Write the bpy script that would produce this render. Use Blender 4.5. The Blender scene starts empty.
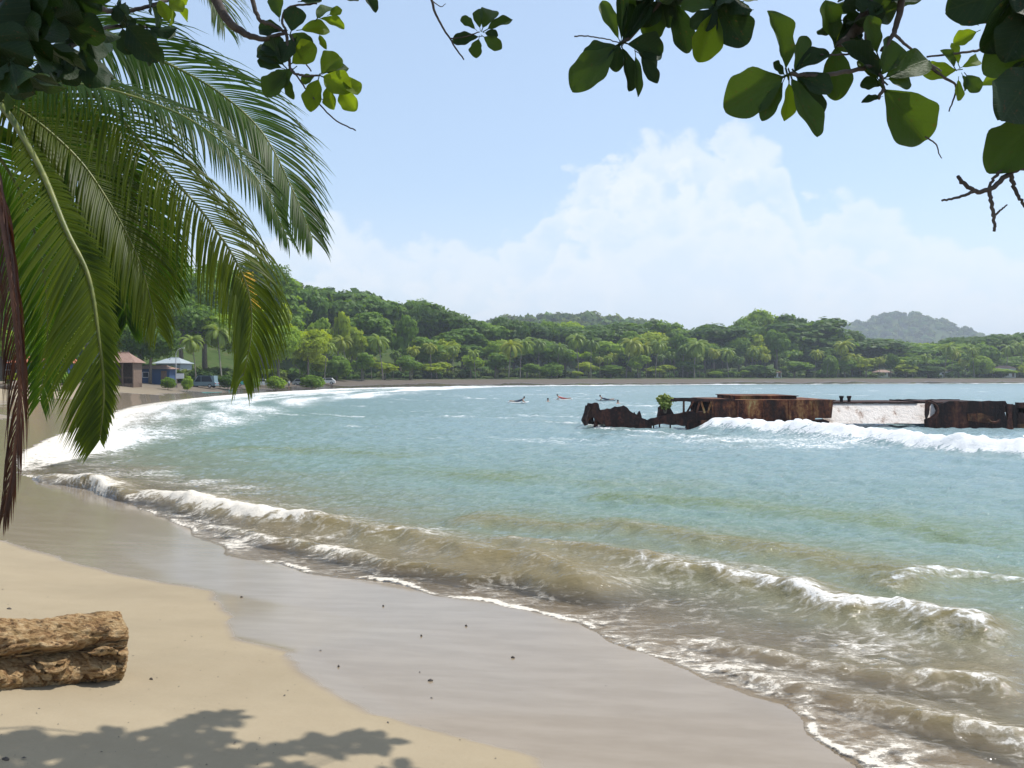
import bpy, math, random
import numpy as np
from mathutils import Vector, Matrix

R = math.radians
rng = np.random.default_rng(7)
random.seed(7)
scene = bpy.context.scene
COL = scene.collection

# ------------------------------------------------------------------ camera
CH, F, HOR = 2.8, 887.0, 376.0
cd = bpy.data.cameras.new('camera'); cam = bpy.data.objects.new('camera', cd); COL.objects.link(cam)
cd.sensor_width = 36; cd.lens = 36 * F / 1024; cd.clip_start = 0.05; cd.clip_end = 20000
cam.location = (0, 0, CH); cam.rotation_euler = (R(90) - math.atan((384 - HOR) / F), 0, 0)
scene.camera = cam
scene.cycles.max_bounces = 6; scene.cycles.diffuse_bounces = 3; scene.cycles.glossy_bounces = 3; scene.cycles.volume_bounces = 0
scene.render.resolution_x, scene.render.resolution_y = 1024, 768
# ------------------------------------------------------------------ exposure
scene.view_settings.view_transform = 'Standard'; scene.view_settings.look = 'None'
scene.view_settings.gamma = 1.0; scene.view_settings.use_curve_mapping = False
scene.view_settings.exposure = 0.52
# ------------------------------------------------------------------ sun
SUN = Vector((0.44, 0.09, 0.88)).normalized()
sl = bpy.data.lights.new('sun', 'SUN'); sl.energy = 3.6; sl.angle = R(0.53); sl.color = (1.0, 0.955, 0.88)
so = bpy.data.objects.new('sun', sl); COL.objects.link(so)
so.rotation_euler = SUN.to_track_quat('Z', 'Y').to_euler()

# ------------------------------------------------------------------ node helper
class NT:
    def __init__(s, tree): s.t = tree; tree.nodes.clear()
    def n(s, typ, ins=None, **props):
        o = s.t.nodes.new(typ)
        for k, v in props.items(): setattr(o, k, v)
        for k, v in (ins or {}).items(): s.set(o.inputs[k], v)
        return o
    def set(s, sock, v):
        if isinstance(v, bpy.types.NodeSocket): s.t.links.new(v, sock)
        elif isinstance(v, bpy.types.Node): s.t.links.new(v.outputs[0], sock)
        else:
            if sock.type == 'RGBA' and not isinstance(v, (int, float)) and len(v) == 3: v = (*v, 1)
            sock.default_value = v
    def m(s, op, a, b=0.0, c=0.0, clamp=False):
        o = s.t.nodes.new('ShaderNodeMath'); o.operation = op; o.use_clamp = clamp
        s.set(o.inputs[0], a); s.set(o.inputs[1], b); s.set(o.inputs[2], c)
        return o.outputs[0]
    def sstep(s, x, lo, hi):
        o = s.n('ShaderNodeMapRange', {'Value': x, 'From Min': lo, 'From Max': hi}, interpolation_type='SMOOTHSTEP')
        return o.outputs[0]
    def mix(s, f, a, b, blend='MIX'):
        o = s.t.nodes.new('ShaderNodeMix'); o.data_type = 'RGBA'; o.blend_type = blend
        s.set(o.inputs[0], f); s.set(o.inputs[6], a); s.set(o.inputs[7], b)
        return o.outputs[2]
    def noise(s, vec, scale, detail=4, rough=0.55, dist=0.0):
        return s.n('ShaderNodeTexNoise', {'Vector': vec, 'Scale': scale, 'Detail': detail, 'Roughness': rough, 'Distortion': dist}).outputs[0]
    def map(s, vec, scale=(1, 1, 1), loc=(0, 0, 0), rot=(0, 0, 0)):
        return s.n('ShaderNodeMapping', {'Vector': vec, 'Scale': scale, 'Location': loc, 'Rotation': rot}).outputs[0]
    def ramp(s, f, stops):
        o = s.n('ShaderNodeValToRGB', {'Fac': f}); e = o.color_ramp.elements
        while len(e) < len(stops): e.new(0.5)
        for el, (p, c) in zip(e, stops): el.position = p; el.color = (*c, 1) if len(c) == 3 else c
        return o.outputs[0]
    def attr(s, name): return s.n('ShaderNodeAttribute', attribute_name=name)

# ------------------------------------------------------------------ world: Nishita sky with a cumulus bank
world = bpy.data.worlds.new('World'); scene.world = world; world.use_nodes = True
w = NT(world.node_tree)
sky = w.n('ShaderNodeTexSky', sky_type='NISHITA', sun_disc=False)
sky.sun_elevation = math.asin(SUN.z); sky.sun_rotation = math.atan2(SUN.x, SUN.y)
sky.altitude = 0; sky.air_density = 1.0; sky.dust_density = 1.2; sky.ozone_density = 1.6
tc = w.n('ShaderNodeTexCoord').outputs['Generated']
sep = w.n('ShaderNodeSeparateXYZ', {0: tc})
az = w.m('ARCTAN2', sep.outputs[0], sep.outputs[1])
el = w.m('ARCSINE', sep.outputs[2])
tops = [(300, 218), (325, 204), (343, 206), (380, 226), (400, 246), (440, 232), (500, 232), (528, 222), (548, 198), (570, 166), (605, 150),
        (630, 126), (650, 117), (690, 114), (706, 136), (718, 138), (742, 118), (770, 130), (790, 168), (806, 200), (835, 192), (870, 196), (905, 214), (960, 226), (1030, 238)]
def azel(px, py):
    dx = px - 512
    return math.degrees(math.atan(dx / F)), math.degrees(math.atan((HOR - py) / math.hypot(F, dx)))
cp = [azel(*p) for p in tops]
cp = [(-180, 7), (-160, 11), (-140, 6.5), (-121, 12.5), (-104, 7), (-88, 10), (-70, 6.5), (-58, 12), (-46, 8), (-36, 11), (-28, 8)] + cp + \
     [(38, 7), (48, 12), (56, 9), (70, 13), (84, 7), (100, 9), (118, 6), (134, 11), (150, 7), (165, 9), (180, 7)]
def cloud_mask(seed, raise_, soft, nscale, amp):
    v = w.map(tc, (1, 1, 1.25), (seed, seed * 0.7, 0))
    nt = w.n('ShaderNodeTexNoise', {'Vector': v, 'Scale': nscale, 'Detail': 5.0, 'Roughness': 0.58})
    n1 = nt.outputs[0]
    azn = w.m('ADD', az, w.m('MULTIPLY', w.m('SUBTRACT', n1, 0.5), 0.05))
    fc = w.n('ShaderNodeFloatCurve', {'Value': w.m('DIVIDE', w.m('ADD', azn, math.pi), 2 * math.pi)})
    cv = fc.mapping.curves[0]
    pts = [((a + 180) / 360, e / 40) for a, e in cp]
    while len(cv.points) < len(pts): cv.points.new(0.5, 0.5)
    for q, (a, e) in zip(cv.points, pts): q.location = (a, e); q.handle_type = 'AUTO'
    fc.mapping.update()
    top = w.m('MULTIPLY', fc.outputs[0], R(40))
    wv = w.n('ShaderNodeVectorMath', {0: v, 1: w.n('ShaderNodeVectorMath', {0: nt.outputs[1], 'Scale': 0.05}, operation='SCALE').outputs[0]}, operation='ADD').outputs[0]
    vo = w.n('ShaderNodeTexVoronoi', {'Vector': wv, 'Scale': nscale * 2.2}, feature='F1').outputs[0]
    puff = w.m('MULTIPLY', w.m('SUBTRACT', 0.45, vo), R(amp * 0.35))
    d = w.m('SUBTRACT', w.m('ADD', w.m('ADD', top, puff), w.m('ADD', w.m('MULTIPLY', w.m('SUBTRACT', n1, 0.5), R(amp)), R(raise_))), el)
    return w.sstep(d, 0.0, soft), d, n1
skyc = w.mix(0.40, sky.outputs[0], (3.9, 4.95, 6.2))
final = skyc
for seed, raise_, soft, nsc, amp, cov in ((0.0, -0.3, 0.018, 15, 5.5, 0.26), (3.3, -2.8, 0.03, 16, 9.0, 0.30), (6.1, -5.2, 0.05, 14, 10.0, 0.36)):
    msk, dd, n1 = cloud_mask(seed, raise_, soft, nsc, amp)
    deep = w.sstep(w.m('ADD', dd, w.m('MULTIPLY', w.m('SUBTRACT', n1, 0.5), 0.10)), 0.0, R(6.5))
    colr = w.mix(deep, (5.65, 5.8, 5.95), (4.5, 5.1, 5.85))
    final = w.mix(w.m('MULTIPLY', msk, w.m('ADD', cov, w.m('MULTIPLY', w.m('SUBTRACT', 1.0, deep), 0.30))), final, colr)
# pale band of haze low over the sea
final = w.mix(w.m('MULTIPLY', w.m('SUBTRACT', 1.0, w.sstep(el, 0.0, R(13))), 0.55), final, (5.0, 5.4, 5.85))
bg = w.n('ShaderNodeBackground', {'Color': final, 'Strength': 0.13})
w.n('ShaderNodeOutputWorld', {'Surface': bg})
world.cycles.sampling_method = 'MANUAL'; world.cycles.sample_map_resolution = 512

# ------------------------------------------------------------------ generic helpers
def tag(o, label=None, cat=None, group=None, kind=None):
    if label: o['label'] = label
    if cat: o['category'] = cat
    if group: o['group'] = group
    if kind: o['kind'] = kind
    return o
def link(name, me, mat=None, parent=None):
    o = bpy.data.objects.new(name, me); COL.objects.link(o)
    if mat is not None and me is not None and len(me.materials) == 0: me.materials.append(mat)
    if parent is not None: o.parent = parent
    return o
def empty(name, loc=(0, 0, 0), rz=0.0):
    o = bpy.data.objects.new(name, None); COL.objects.link(o); o.location = loc; o.rotation_euler = (0, 0, rz)
    o.empty_display_size = 0.2
    return o
def mesh_np(name, v, f, smooth=True, attrs=None):
    v = np.asarray(v, np.float32); f = np.asarray(f, np.int32); k = f.shape[1]
    me = bpy.data.meshes.new(name)
    me.vertices.add(len(v)); me.vertices.foreach_set('co', v.ravel())
    me.loops.add(f.size); me.loops.foreach_set('vertex_index', f.ravel())
    me.polygons.add(len(f)); me.polygons.foreach_set('loop_start', np.arange(0, f.size, k, dtype=np.int32))
    if smooth: me.polygons.foreach_set('use_smooth', np.ones(len(f), bool))
    for nm, a in (attrs or {}).items():
        if np.ndim(a) == 1:
            at = me.attributes.new(nm, 'FLOAT', 'POINT'); at.data.foreach_set('value', np.asarray(a, np.float32))
        else:
            at = me.attributes.new(nm, 'FLOAT_COLOR', 'POINT'); at.data.foreach_set('color', np.asarray(a, np.float32).ravel())
    me.update(calc_edges=True); me.validate()
    return me
class MB:
    """collects boxes, tubes and prisms into one mesh"""
    def __init__(s): s.v = []; s.f = []
    def box(s, x0, x1, y0, y1, z0, z1):
        b = len(s.v)
        s.v += [(x, y, z) for z in (z0, z1) for x, y in ((x0, y0), (x1, y0), (x1, y1), (x0, y1))]
        s.f += [tuple(b + i for i in q) for q in ((3, 2, 1, 0), (4, 5, 6, 7), (0, 1, 5, 4), (1, 2, 6, 5), (2, 3, 7, 6), (3, 0, 4, 7))]
        return s
    def tube(s, pts, rad, n=8, cap=True):
        pts = [Vector(p) for p in pts]
        if not hasattr(rad, '__len__'): rad = [rad] * len(pts)
        b = len(s.v); prev = None
        for i, p in enumerate(pts):
            t = (pts[min(i + 1, len(pts) - 1)] - pts[max(i - 1, 0)]).normalized()
            if prev is None: a = t.orthogonal().normalized()
            else:
                a = prev - t * prev.dot(t)
                a = a.normalized() if a.length > 1e-6 else t.orthogonal().normalized()
            prev = a; c = t.cross(a)
            for k in range(n):
                th = 2 * math.pi * k / n
                s.v.append(tuple(p + (a * math.cos(th) + c * math.sin(th)) * rad[i]))
        for i in range(len(pts) - 1):
            for k in range(n):
                k2 = (k + 1) % n
                s.f.append((b + i * n + k, b + i * n + k2, b + (i + 1) * n + k2, b + (i + 1) * n + k))
        if cap:
            s.f.append(tuple(b + k for k in reversed(range(n)))); s.f.append(tuple(b + (len(pts) - 1) * n + k for k in range(n)))
        return s
    def prism(s, out, d0, d1, ax='y'):
        """outline in two axes pulled along the third"""
        b = len(s.v); n = len(out)
        for d in (d0, d1):
            for u, q in out: s.v.append((u, d, q) if ax == 'y' else ((d, u, q) if ax == 'x' else (u, q, d)))
        s.f.append(tuple(b + i for i in range(n))); s.f.append(tuple(b + n + i for i in reversed(range(n))))
        for i in range(n):
            j = (i + 1) % n; s.f.append((b + j, b + i, b + n + i, b + n + j))
        return s
    def mesh(s, name, smooth=False):
        me = bpy.data.meshes.new(name); me.from_pydata(s.v, [], s.f)
        if smooth: me.polygons.foreach_set('use_smooth', np.ones(len(me.polygons), bool))
        me.update()
        import bmesh
        bm = bmesh.new(); bm.from_mesh(me); bmesh.ops.recalc_face_normals(bm, faces=bm.faces); bm.to_mesh(me); bm.free()
        return me
    def build(s, name, mat, parent=None, smooth=False): return link(name, s.mesh(name, smooth), mat, parent)

# value noise
_P = rng.random((256, 256)).astype(np.float32)
def vnoise(x, y):
    xi = np.floor(x).astype(np.int64); yi = np.floor(y).astype(np.int64)
    fx = x - xi; fy = y - yi; fx = fx * fx * fx * (fx * (fx * 6 - 15) + 10); fy = fy * fy * fy * (fy * (fy * 6 - 15) + 10)
    a = _P[xi & 255, yi & 255]; b = _P[(xi + 1) & 255, yi & 255]; c = _P[xi & 255, (yi + 1) & 255]; d = _P[(xi + 1) & 255, (yi + 1) & 255]
    return (a + (b - a) * fx) * (1 - fy) + (c + (d - c) * fx) * fy
def fbm(x, y, o=4, g=0.5):
    r = 0; a = 1; t = 0
    for i in range(o):
        r = r + a * vnoise(x + 17.3 * i, y + 9.1 * i); t += a; a *= g; x = x * 2.03; y = y * 2.03
    return r / t
def sm(x, a, b):
    t = np.clip((x - a) / (b - a), 0, 1); return t * t * (3 - 2 * t)

# ------------------------------------------------------------------ terrain
def flat(px, py, z=0.0):
    y = F * (CH - z) / (py - HOR); return ((px - 512) / F * y, y)
def resample(pts, step):
    pts = np.asarray(pts, float)
    # Catmull-Rom smoothing
    P = np.vstack([2 * pts[0] - pts[1], pts, 2 * pts[-1] - pts[-2]]); out = []
    for i in range(1, len(P) - 2):
        n = max(2, int(np.linalg.norm(P[i + 1] - P[i]) / step(P[i])) + 1)
        for t in np.linspace(0, 1, n, endpoint=False):
            out.append(0.5 * (2 * P[i] + (P[i + 1] - P[i - 1]) * t + (2 * P[i - 1] - 5 * P[i] + 4 * P[i + 1] - P[i + 2]) * t * t + (3 * P[i] - P[i - 1] - 3 * P[i + 1] + P[i + 2]) * t ** 3))
    out.append(P[-2]); return np.array(out)
STEP = lambda p: max(0.5, min(8, np.hypot(*p) * 0.05))
near = [flat(*p) for p in [(825, 768), (790, 722), (715, 680), (640, 652), (520, 610), (400, 590), (250, 560), (130, 503), (20, 470)]]
SHORE = [(120, -400), (50, -120), (16, -30), (6.5, -6), (3.2, 2.5)] + near + \
        [(-19.5, 36), (-26.5, 56), (-36.5, 86), (-41.5, 118), (-43.0, 150), (-39, 186), (-24, 225), (-2, 250), (32, 272), (75, 294), (140, 315), (210, 336), (320, 372), (520, 450), (900, 640), (1600, 1100), (2600, 2000)]
SH = resample(SHORE, STEP)
def polydist(X, Y, L):
    """signed distance (positive to the right of the line's course) and course length"""
    A = L[:-1]; D = L[1:] - A; ln2 = (D ** 2).sum(1); cum = np.concatenate([[0], np.cumsum(np.sqrt(ln2))])
    x = np.ravel(X).astype(np.float32); y = np.ravel(Y).astype(np.float32); od = np.empty(len(x), np.float32); os_ = np.empty(len(x), np.float32)
    A32 = A.astype(np.float32); D32 = D.astype(np.float32); l32 = ln2.astype(np.float32)
    for i in range(0, len(x), 20000):
        px = x[i:i + 20000, None] - A32[:, 0]; py = y[i:i + 20000, None] - A32[:, 1]
        t = np.clip((px * D32[:, 0] + py * D32[:, 1]) / l32, 0, 1)
        ex = px - t * D32[:, 0]; ey = py - t * D32[:, 1]; d2 = ex * ex + ey * ey
        j = d2.argmin(1); r = np.arange(len(j))
        sg = np.sign(D32[j, 1] * px[r, j] - D32[j, 0] * py[r, j])
        od[i:i + 20000] = np.sqrt(d2[r, j]) * np.where(sg == 0, 1, sg); os_[i:i + 20000] = cum[j] + t[r, j] * np.sqrt(l32[j])
    return od.reshape(np.shape(X)), os_.reshape(np.shape(X))
PROF_D = [-400, -60, -20, -8, -3, 0, 1.5, 3, 5, 7.5, 10, 14, 25, 60, 200, 3000]
PROF_Z = [-7, -3.4, -1.8, -0.8, -0.22, 0, 0.07, 0.19, 0.46, 0.82, 1.18, 1.7, 2.05, 2.4, 3.5, 6]
def hillat(px, D, h, sx, sy): return ((px - 512) / F * D, D, h, sx, sy)
HILLS = [hillat(590, 800, 21, 120, 150), hillat(650, 850, 17, 120, 120), hillat(470, 900, 33, 140, 150), hillat(330, 420, 16, 60, 90), hillat(150, 330, 18, 90, 120),
         hillat(915, 1750, 72, 150, 250), hillat(850, 1800, 52, 170, 250), hillat(985, 1900, 36, 190, 250), hillat(700, 1600, 68, 200, 200), hillat(380, 1500, 60, 260, 200), hillat(1150, 2000, 50, 300, 250),
         hillat(760, 560, 8, 60, 80), hillat(1010, 600, 8, 90, 90)]
def terrain_d(X, Y, dl):
    z = np.interp(dl, PROF_D, PROF_Z)
    inland = sm(dl, 30, 120)
    for hx, hy, h, sx, sy in HILLS: z = z + inland * h * np.exp(-((X - hx) / sx) ** 2 - ((Y - hy) / sy) ** 2)
    return z
def dland(x, y): return -polydist(np.array([x]), np.array([y]), SH)[0][0]
def ground(x, y): return float(terrain_d(np.array([x]), np.array([y]), np.array([dland(x, y)]))[0])
def at_ground(px, py):
    dx = (px - 512) / F; dz = (HOR - py) / F
    ys = np.geomspace(2, 400, 900); dl = -polydist(dx * ys, ys, SH)[0]
    g = terrain_d(dx * ys, ys, dl) - (CH + dz * ys)
    i = int(np.argmax(g > 0)); i = max(i, 1)
    t = g[i - 1] / (g[i - 1] - g[i]); y = ys[i - 1] + t * (ys[i] - ys[i - 1])
    return Vector((dx * y, y, CH + dz * y))
def at(px, py, D): return Vector(((px - 512) / F * D, D, CH + (HOR - py) / F * D))
def on_land(px, D): x = (px - 512) / F * D; return Vector((x, D, ground(x, D)))

# fan-shaped grid, finest on the near beach
def fan(az_fine, az_lim, dstep, rows):
    a = np.concatenate([np.arange(-az_lim, -az_fine, 3.0), np.arange(-az_fine, az_fine, dstep), np.arange(az_fine, az_lim + 1e-3, 3.0)])
    a = np.unique(np.clip(a, -az_lim, az_lim)); a = np.radians(a)
    rr = np.array(rows); A, RR = np.meshgrid(a, rr); X = RR * np.sin(A); Y = RR * np.cos(A)
    n, m = X.shape; idx = np.arange(n * m).reshape(n, m)
    q = np.stack([idx[:-1, :-1], idx[:-1, 1:], idx[1:, 1:], idx[1:, :-1]], -1).reshape(-1, 4)
    return X.ravel(), Y.ravel(), q
def georows(segs):
    out = [segs[0][0]]
    for a, b, k in segs:
        while out[-1] < b: out.append(out[-1] * k)
    return out

# wet edge of the sand
wetpx = [(0, 541), (100, 571), (205, 592), (236, 640), (300, 672), (400, 722), (540, 766)]
wp = np.array([at_ground(*p) for p in wetpx]); wd, ws = polydist(wp[:, 0], wp[:, 1], SH)
o_ = np.argsort(ws); WS = ws[o_]; WD = -wd[o_]

gx, gy, gq = fan(38, 180, 0.3, georows([(1.5, 30, 1.012), (30, 400, 1.02), (400, 3400, 1.05)]))
gd, gs = polydist(gx, gy, SH); gl = -gd
gz = terrain_d(gx, gy, gl)
gr = np.hypot(gx, gy)
gz = gz + (fbm(gx * 0.5, gy * 0.5, 3) - 0.5) * 0.10 * sm(gl, 3, 6) + (fbm(gx * 2.3, gy * 2.3, 3) - 0.5) * 0.02 * sm(gl, 2.5, 4.5) * (gr < 40)
gz = gz - 0.0 * gl
wetd = np.interp(gs, WS, WD, left=2.6, right=3.4)
wet = 1 - sm(gl - wetd + (fbm(gx * 0.9, gy * 0.9, 3) - 0.5) * 0.22, -0.15, 0.2)
wetfar = 1 - sm(gl + (fbm(gx * 0.12, gy * 0.12, 3) - 0.5) * 8, 4, 9)
wet = np.where(gr > 34, np.maximum(wetfar, 0), wet)
veg = sm(gl + (fbm(gx * 0.15, gy * 0.15, 3) - 0.5) * 8, 16, 22) * sm(gr, 40, 60)
dark = sm(gr, 90, 170)

def mat(name): m = bpy.data.materials.new(name); m.use_nodes = True; return m, NT(m.node_tree)
m_ground, t = mat('sand_and_soil')
pos = t.n('ShaderNodeNewGeometry').outputs['Position']
n_f = t.noise(pos, 260, 3, 0.7); n_m = t.noise(pos, 3.0, 5, 0.6); n_l = t.noise(t.map(pos, (0.4, 1.0, 1)), 0.9, 4, 0.55)
dry = t.mix(n_m, (0.285, 0.232, 0.155), (0.335, 0.278, 0.19))
dry = t.mix(t.m('MULTIPLY', t.sstep(n_f, 0.50, 0.75), 0.30), dry, (0.25, 0.19, 0.13))
dry = t.mix(t.sstep(n_l, 0.35, 0.7), dry, t.mix(1.0, dry, (0.90, 0.90, 0.90), 'MULTIPLY'))
wetc = t.mix(n_m, (0.21, 0.165, 0.112), (0.25, 0.20, 0.14))
streak = t.noise(t.map(pos, (0.7, 2.4, 1), rot=(0, 0, R(-38))), 1.6, 5, 0.6)
wetc = t.mix(t.sstep(streak, 0.35, 0.7), wetc, (0.265, 0.215, 0.155))
wa = t.attr('wet').outputs['Fac']; wmask = t.sstep(t.m('ADD', wa, t.m('MULTIPLY', t.m('SUBTRACT', n_m, 0.5), 0.35)), 0.3, 0.8)
cgd = t.mix(wmask, dry, wetc)
darkc = t.mix(n_m, (0.06, 0.053, 0.05), (0.115, 0.10, 0.09))
cgd = t.mix(t.m('MULTIPLY', t.attr('dark').outputs['Fac'], 0.85), cgd, darkc)
n_g = t.noise(pos, 0.35, 5, 0.65)
vegc = t.ramp(n_g, [(0.3, (0.03, 0.05, 0.012)), (0.5, (0.055, 0.09, 0.02)), (0.7, (0.09, 0.085, 0.04))])
cgd = t.mix(t.attr('veg').outputs['Fac'], cgd, vegc)
film = t.sstep(t.m('ADD', wa, t.m('MULTIPLY', t.m('SUBTRACT', streak, 0.5), 0.5)), 0.55, 0.95)
rough = t.m('SUBTRACT', 0.95, t.m('ADD', t.m('MULTIPLY', wmask, 0.32), t.m('MULTIPLY', film, 0.50)))
bh = t.m('MULTIPLY', t.m('ADD', t.m('MULTIPLY', n_f, 0.10), t.m('MULTIPLY', t.noise(pos, 22, 4, 0.6), 0.55)), t.m('SUBTRACT', 1.0, t.m('MULTIPLY', film, 0.93)))
bmp = t.n('ShaderNodeBump', {'Height': bh, 'Strength': 0.35, 'Distance': 0.02})
p = t.n('ShaderNodeBsdfPrincipled', {'Base Color': cgd, 'Roughness': rough, 'IOR': 1.36, 'Normal': bmp, 'Specular IOR Level': t.m('ADD', 0.1, t.m('MULTIPLY', wmask, 0.4))})
t.n('ShaderNodeOutputMaterial', {'Surface': p})
gm = mesh_np('ground', np.stack([gx, gy, gz], 1), gq, True, {'wet': wet, 'veg': veg, 'dark': dark})
go = link('ground', gm, m_ground); tag(go, kind='structure')

# ------------------------------------------------------------------ sea
sx, sy, sq = fan(37, 88, 0.16, georows([(2.4, 60, 1.0062), (60, 500, 1.013), (500, 3300, 1.05)]))
sd, ss = polydist(sx, sy, SH); sr = np.hypot(sx, sy)
tz = terrain_d(sx, sy, -sd)
lod = 1 - sm(sr, 60, 140)
edge_d = sd + (fbm(ss * 0.45, ss * 0 + 3.3, 3) - 0.5) * 0.9 + (fbm(sx * 1.6, sy * 1.6, 2) - 0.5) * 0.25
edge_d = np.where(sr > 60, sd, edge_d)
amp = np.interp(sd, [0, 1.0, 3, 12, 40, 120], [0.0, 0.025, 0.07, 0.12, 0.17, 0.2])
th = R(-38); cx = sx * math.cos(th) + sy * math.sin(th); cy = -sx * math.sin(th) + sy * math.cos(th)
z = amp * 1.6 * (fbm(cx * 0.32 + 5, cy * 0.75, 4, 0.55) - 0.5)
z += amp * 1.0 * (1 - 2 * np.abs(fbm(cx * 0.9, cy * 2.0 + 7, 3) - 0.5) * 2 - 0.5) * lod * 0.55
z += amp * 0.75 * (fbm(sx * 2.3, sy * 3.1, 3) - 0.5) * lod
z += amp * 0.35 * (0.5 - np.abs(fbm(cx * 3.1 + 2, cy * 6.5, 3) - 0.5) * 2) * lod * (1 - sm(sr, 20, 45))
swl = np.sin(sd * 2 * math.pi / 9.0 + 5 * fbm(ss * 0.05, sd * 0.03, 2) + 1.2)
z += 0.05 * np.exp(swl * 1.2 - 1.2) * sm(sd, 6, 14) * (1 - sm(sd, 80, 160))
foam = np.zeros_like(sx); murk_glow = np.zeros_like(sx)
def crest(px_pts, h, wf, wb, fo, ff, fb, seed, brk=0.5, z0=0.0):
    """a wave: crest line, heights, widths of face and back, foam amounts along it, foam reach in front and behind"""
    global z, foam, murk_glow
    L = resample([flat(a, b, z0) for a, b in px_pts], lambda p: 0.35)
    box = (sx > L[:, 0].min() - 8) & (sx < L[:, 0].max() + 8) & (sy > L[:, 1].min() - 8) & (sy < L[:, 1].max() + 8)
    I = np.where(box)[0]
    q, u = polydist(sx[I], sy[I], L); q = -q; tot = np.linalg.norm(np.diff(L, axis=0), axis=1).sum(); un = u / tot
    q = q + (fbm(u * 0.8 + seed, u * 0 + seed, 3) - 0.5) * 0.7 + (fbm(sx[I] * 3 + seed, sy[I] * 3, 2) - 0.5) * 0.12
    endfade = sm(un, 0.0, 0.08) * (1 - sm(un, 0.92, 1.0))
    hh = np.interp(un, np.linspace(0, 1, len(h)), h) * (0.55 + 0.9 * fbm(u * 0.55 + seed * 3, u * 0 + 1.1, 3)) * endfade
    prof = np.where(q < 0, np.exp(-np.abs(q / wf) ** 1.7), np.exp(-np.abs(q / wb) ** 1.25))
    f_al = np.interp(un, np.linspace(0, 1, len(fo)), fo) * (0.45 + 1.1 * fbm(u * 0.9 + seed * 5, u * 0 + 4.4, 3)) * endfade
    fp = np.where(q < 0, np.exp(-np.abs(q / ff) ** 2.2), np.exp(-np.abs(q / fb) ** 1.1))
    z[I] += hh * prof
    foam[I] = np.maximum(foam[I], np.clip(f_al, 0, 1.2) * fp)
    murk_glow[I] = np.maximum(murk_glow[I], prof * endfade * sm(hh, 0.02, 0.15))
# near shore break
crest([(30, 477), (70, 484), (130, 500), (200, 513), (250, 524), (310, 533), (375, 545), (450, 560), (520, 574), (600, 594), (660, 606)], [.2, .3, .34, .34, .34, .33, .30, .24], 0.34, 1.0, [.9, .85, .75, .55, 1.15, 1.1, .35, .12, .1, .1], .30, .75, 1.3)
crest([(200, 524), (270, 545), (350, 560), (450, 577), (540, 590), (620, 607)], [.08, .12, .14, .13, .1], .18, .6, [.7, .5, .6, .3, .15, .1], .2, .35, 2.6)
crest([(480, 548), (560, 562), (640, 574), (720, 590), (800, 607), (860, 622), (930, 634), (1040, 655)], [.12, .22, .24, .24, .26, .28, .28, .28], 0.3, .9, [.15, .35, .1, .35, .5, .78, .72, .85], .26, .5, 4.4)
crest([(620, 640), (700, 652), (780, 662), (850, 668), (940, 688), (1040, 706)], [.03, .06, .08, .08, .1, .1], .15, .5, [.3, .55, .5, .5, .55, .5], .2, .4, 5.2)
crest([(700, 668), (780, 690), (860, 708), (930, 724), (985, 736), (1040, 760)], [.05, .08, .08, .08, .09, .09], .14, .4, [.7, .6, .35, .2, .5, .9], .2, .35, 6.9)
crest([(890, 600), (950, 586), (1000, 586), (1060, 596)], [.1, .15, .16, .1], .3, .7, [.2, .55, .6, .4], .22, .35, 8.8)
# olive swells behind the break
crest([(430, 522), (520, 528), (620, 536), (720, 552), (820, 570), (900, 590), (960, 600)], [.08, .14, .17, .16, .14, .1], .45, 1.3, [0, .1, .25, .1, .1, .2], .2, .3, 9.9)
crest([(560, 500), (660, 505), (760, 515), (880, 530), (1000, 548), (1060, 555)], [.08, .13, .14, .13, .12], .6, 1.6, [0, .1, .1, .12, .1], .2, .3, 11.1)
crest([(330, 470), (420, 474), (520, 482), (640, 490), (760, 492)], [.06, .1, .12, .1, .06], .7, 1.8, [0, .1, .05, .1, 0], .2, .3, 12.3)
crest([(180, 455), (260, 452), (340, 455), (420, 462)], [.08, .12, .12, .08], .7, 1.8, [.2, .25, .1, 0], .3, .6, 13.5)
# breaker beside the wreck
crest([(690, 430), (730, 432), (790, 436), (860, 442), (930, 449), (1000, 456), (1080, 462)], [.50, .62, .62, .6, .58, .55, .5], .75, 1.6, [1.0, 1.25, 1.25, 1.2, 1.2, 1.2, 1.2], .9, 1.6, 14.1)
crest([(500, 425), (560, 424), (620, 432), (690, 438), (760, 450)], [.1, .14, .14, .12, .08], .6, 1.4, [.3, .55, .5, .5, .2], .5, 1.2, 15.7)
crest([(820, 405), (880, 408), (960, 407), (1040, 410)], [.1, .2, .2, .2], .8, 1.6, [.3, .5, .6, .6], .5, 1.0, 16.2)
# surf band off the left and far beaches
band = np.interp(ss, [0, 421, 433, 455, 480, 520, 560, 610, 700, 800, 1000], [0, 0, 6, 10, 14, 28, 34, 36, 24, 18, 14]) if False else None
far_band = np.interp(sy, [26, 34, 44, 60, 90, 130, 180, 230, 270, 300, 360], [0, 4.8, 8.5, 13, 21, 31, 34, 26, 19, 16, 14])
bn = sd / np.maximum(far_band, 0.01)
bf = np.where((sd > 0) & (far_band > 0.5), (1 - sm(bn, 0.55, 1.15)) * sm(bn, -0.02, 0.05), 0)
strip = fbm(ss * 0.035 + 3, sd * 0.33, 4, 0.6)
bf = bf * np.clip(-0.08 + 1.15 * strip + 0.25 * np.exp(-((bn - 0.12) / 0.15) ** 2) + 0.22 * np.exp(-((bn - 0.75) / 0.2) ** 2), 0, 1.15)
bf *= np.where((sx > 0) & (sy < 150), 0, 1)
foam = np.maximum(foam, bf)
z += bf * 0.35 * (fbm(ss * 0.10, sd * 0.30, 3)) * sm(sd, 0.5, 4)
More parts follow.
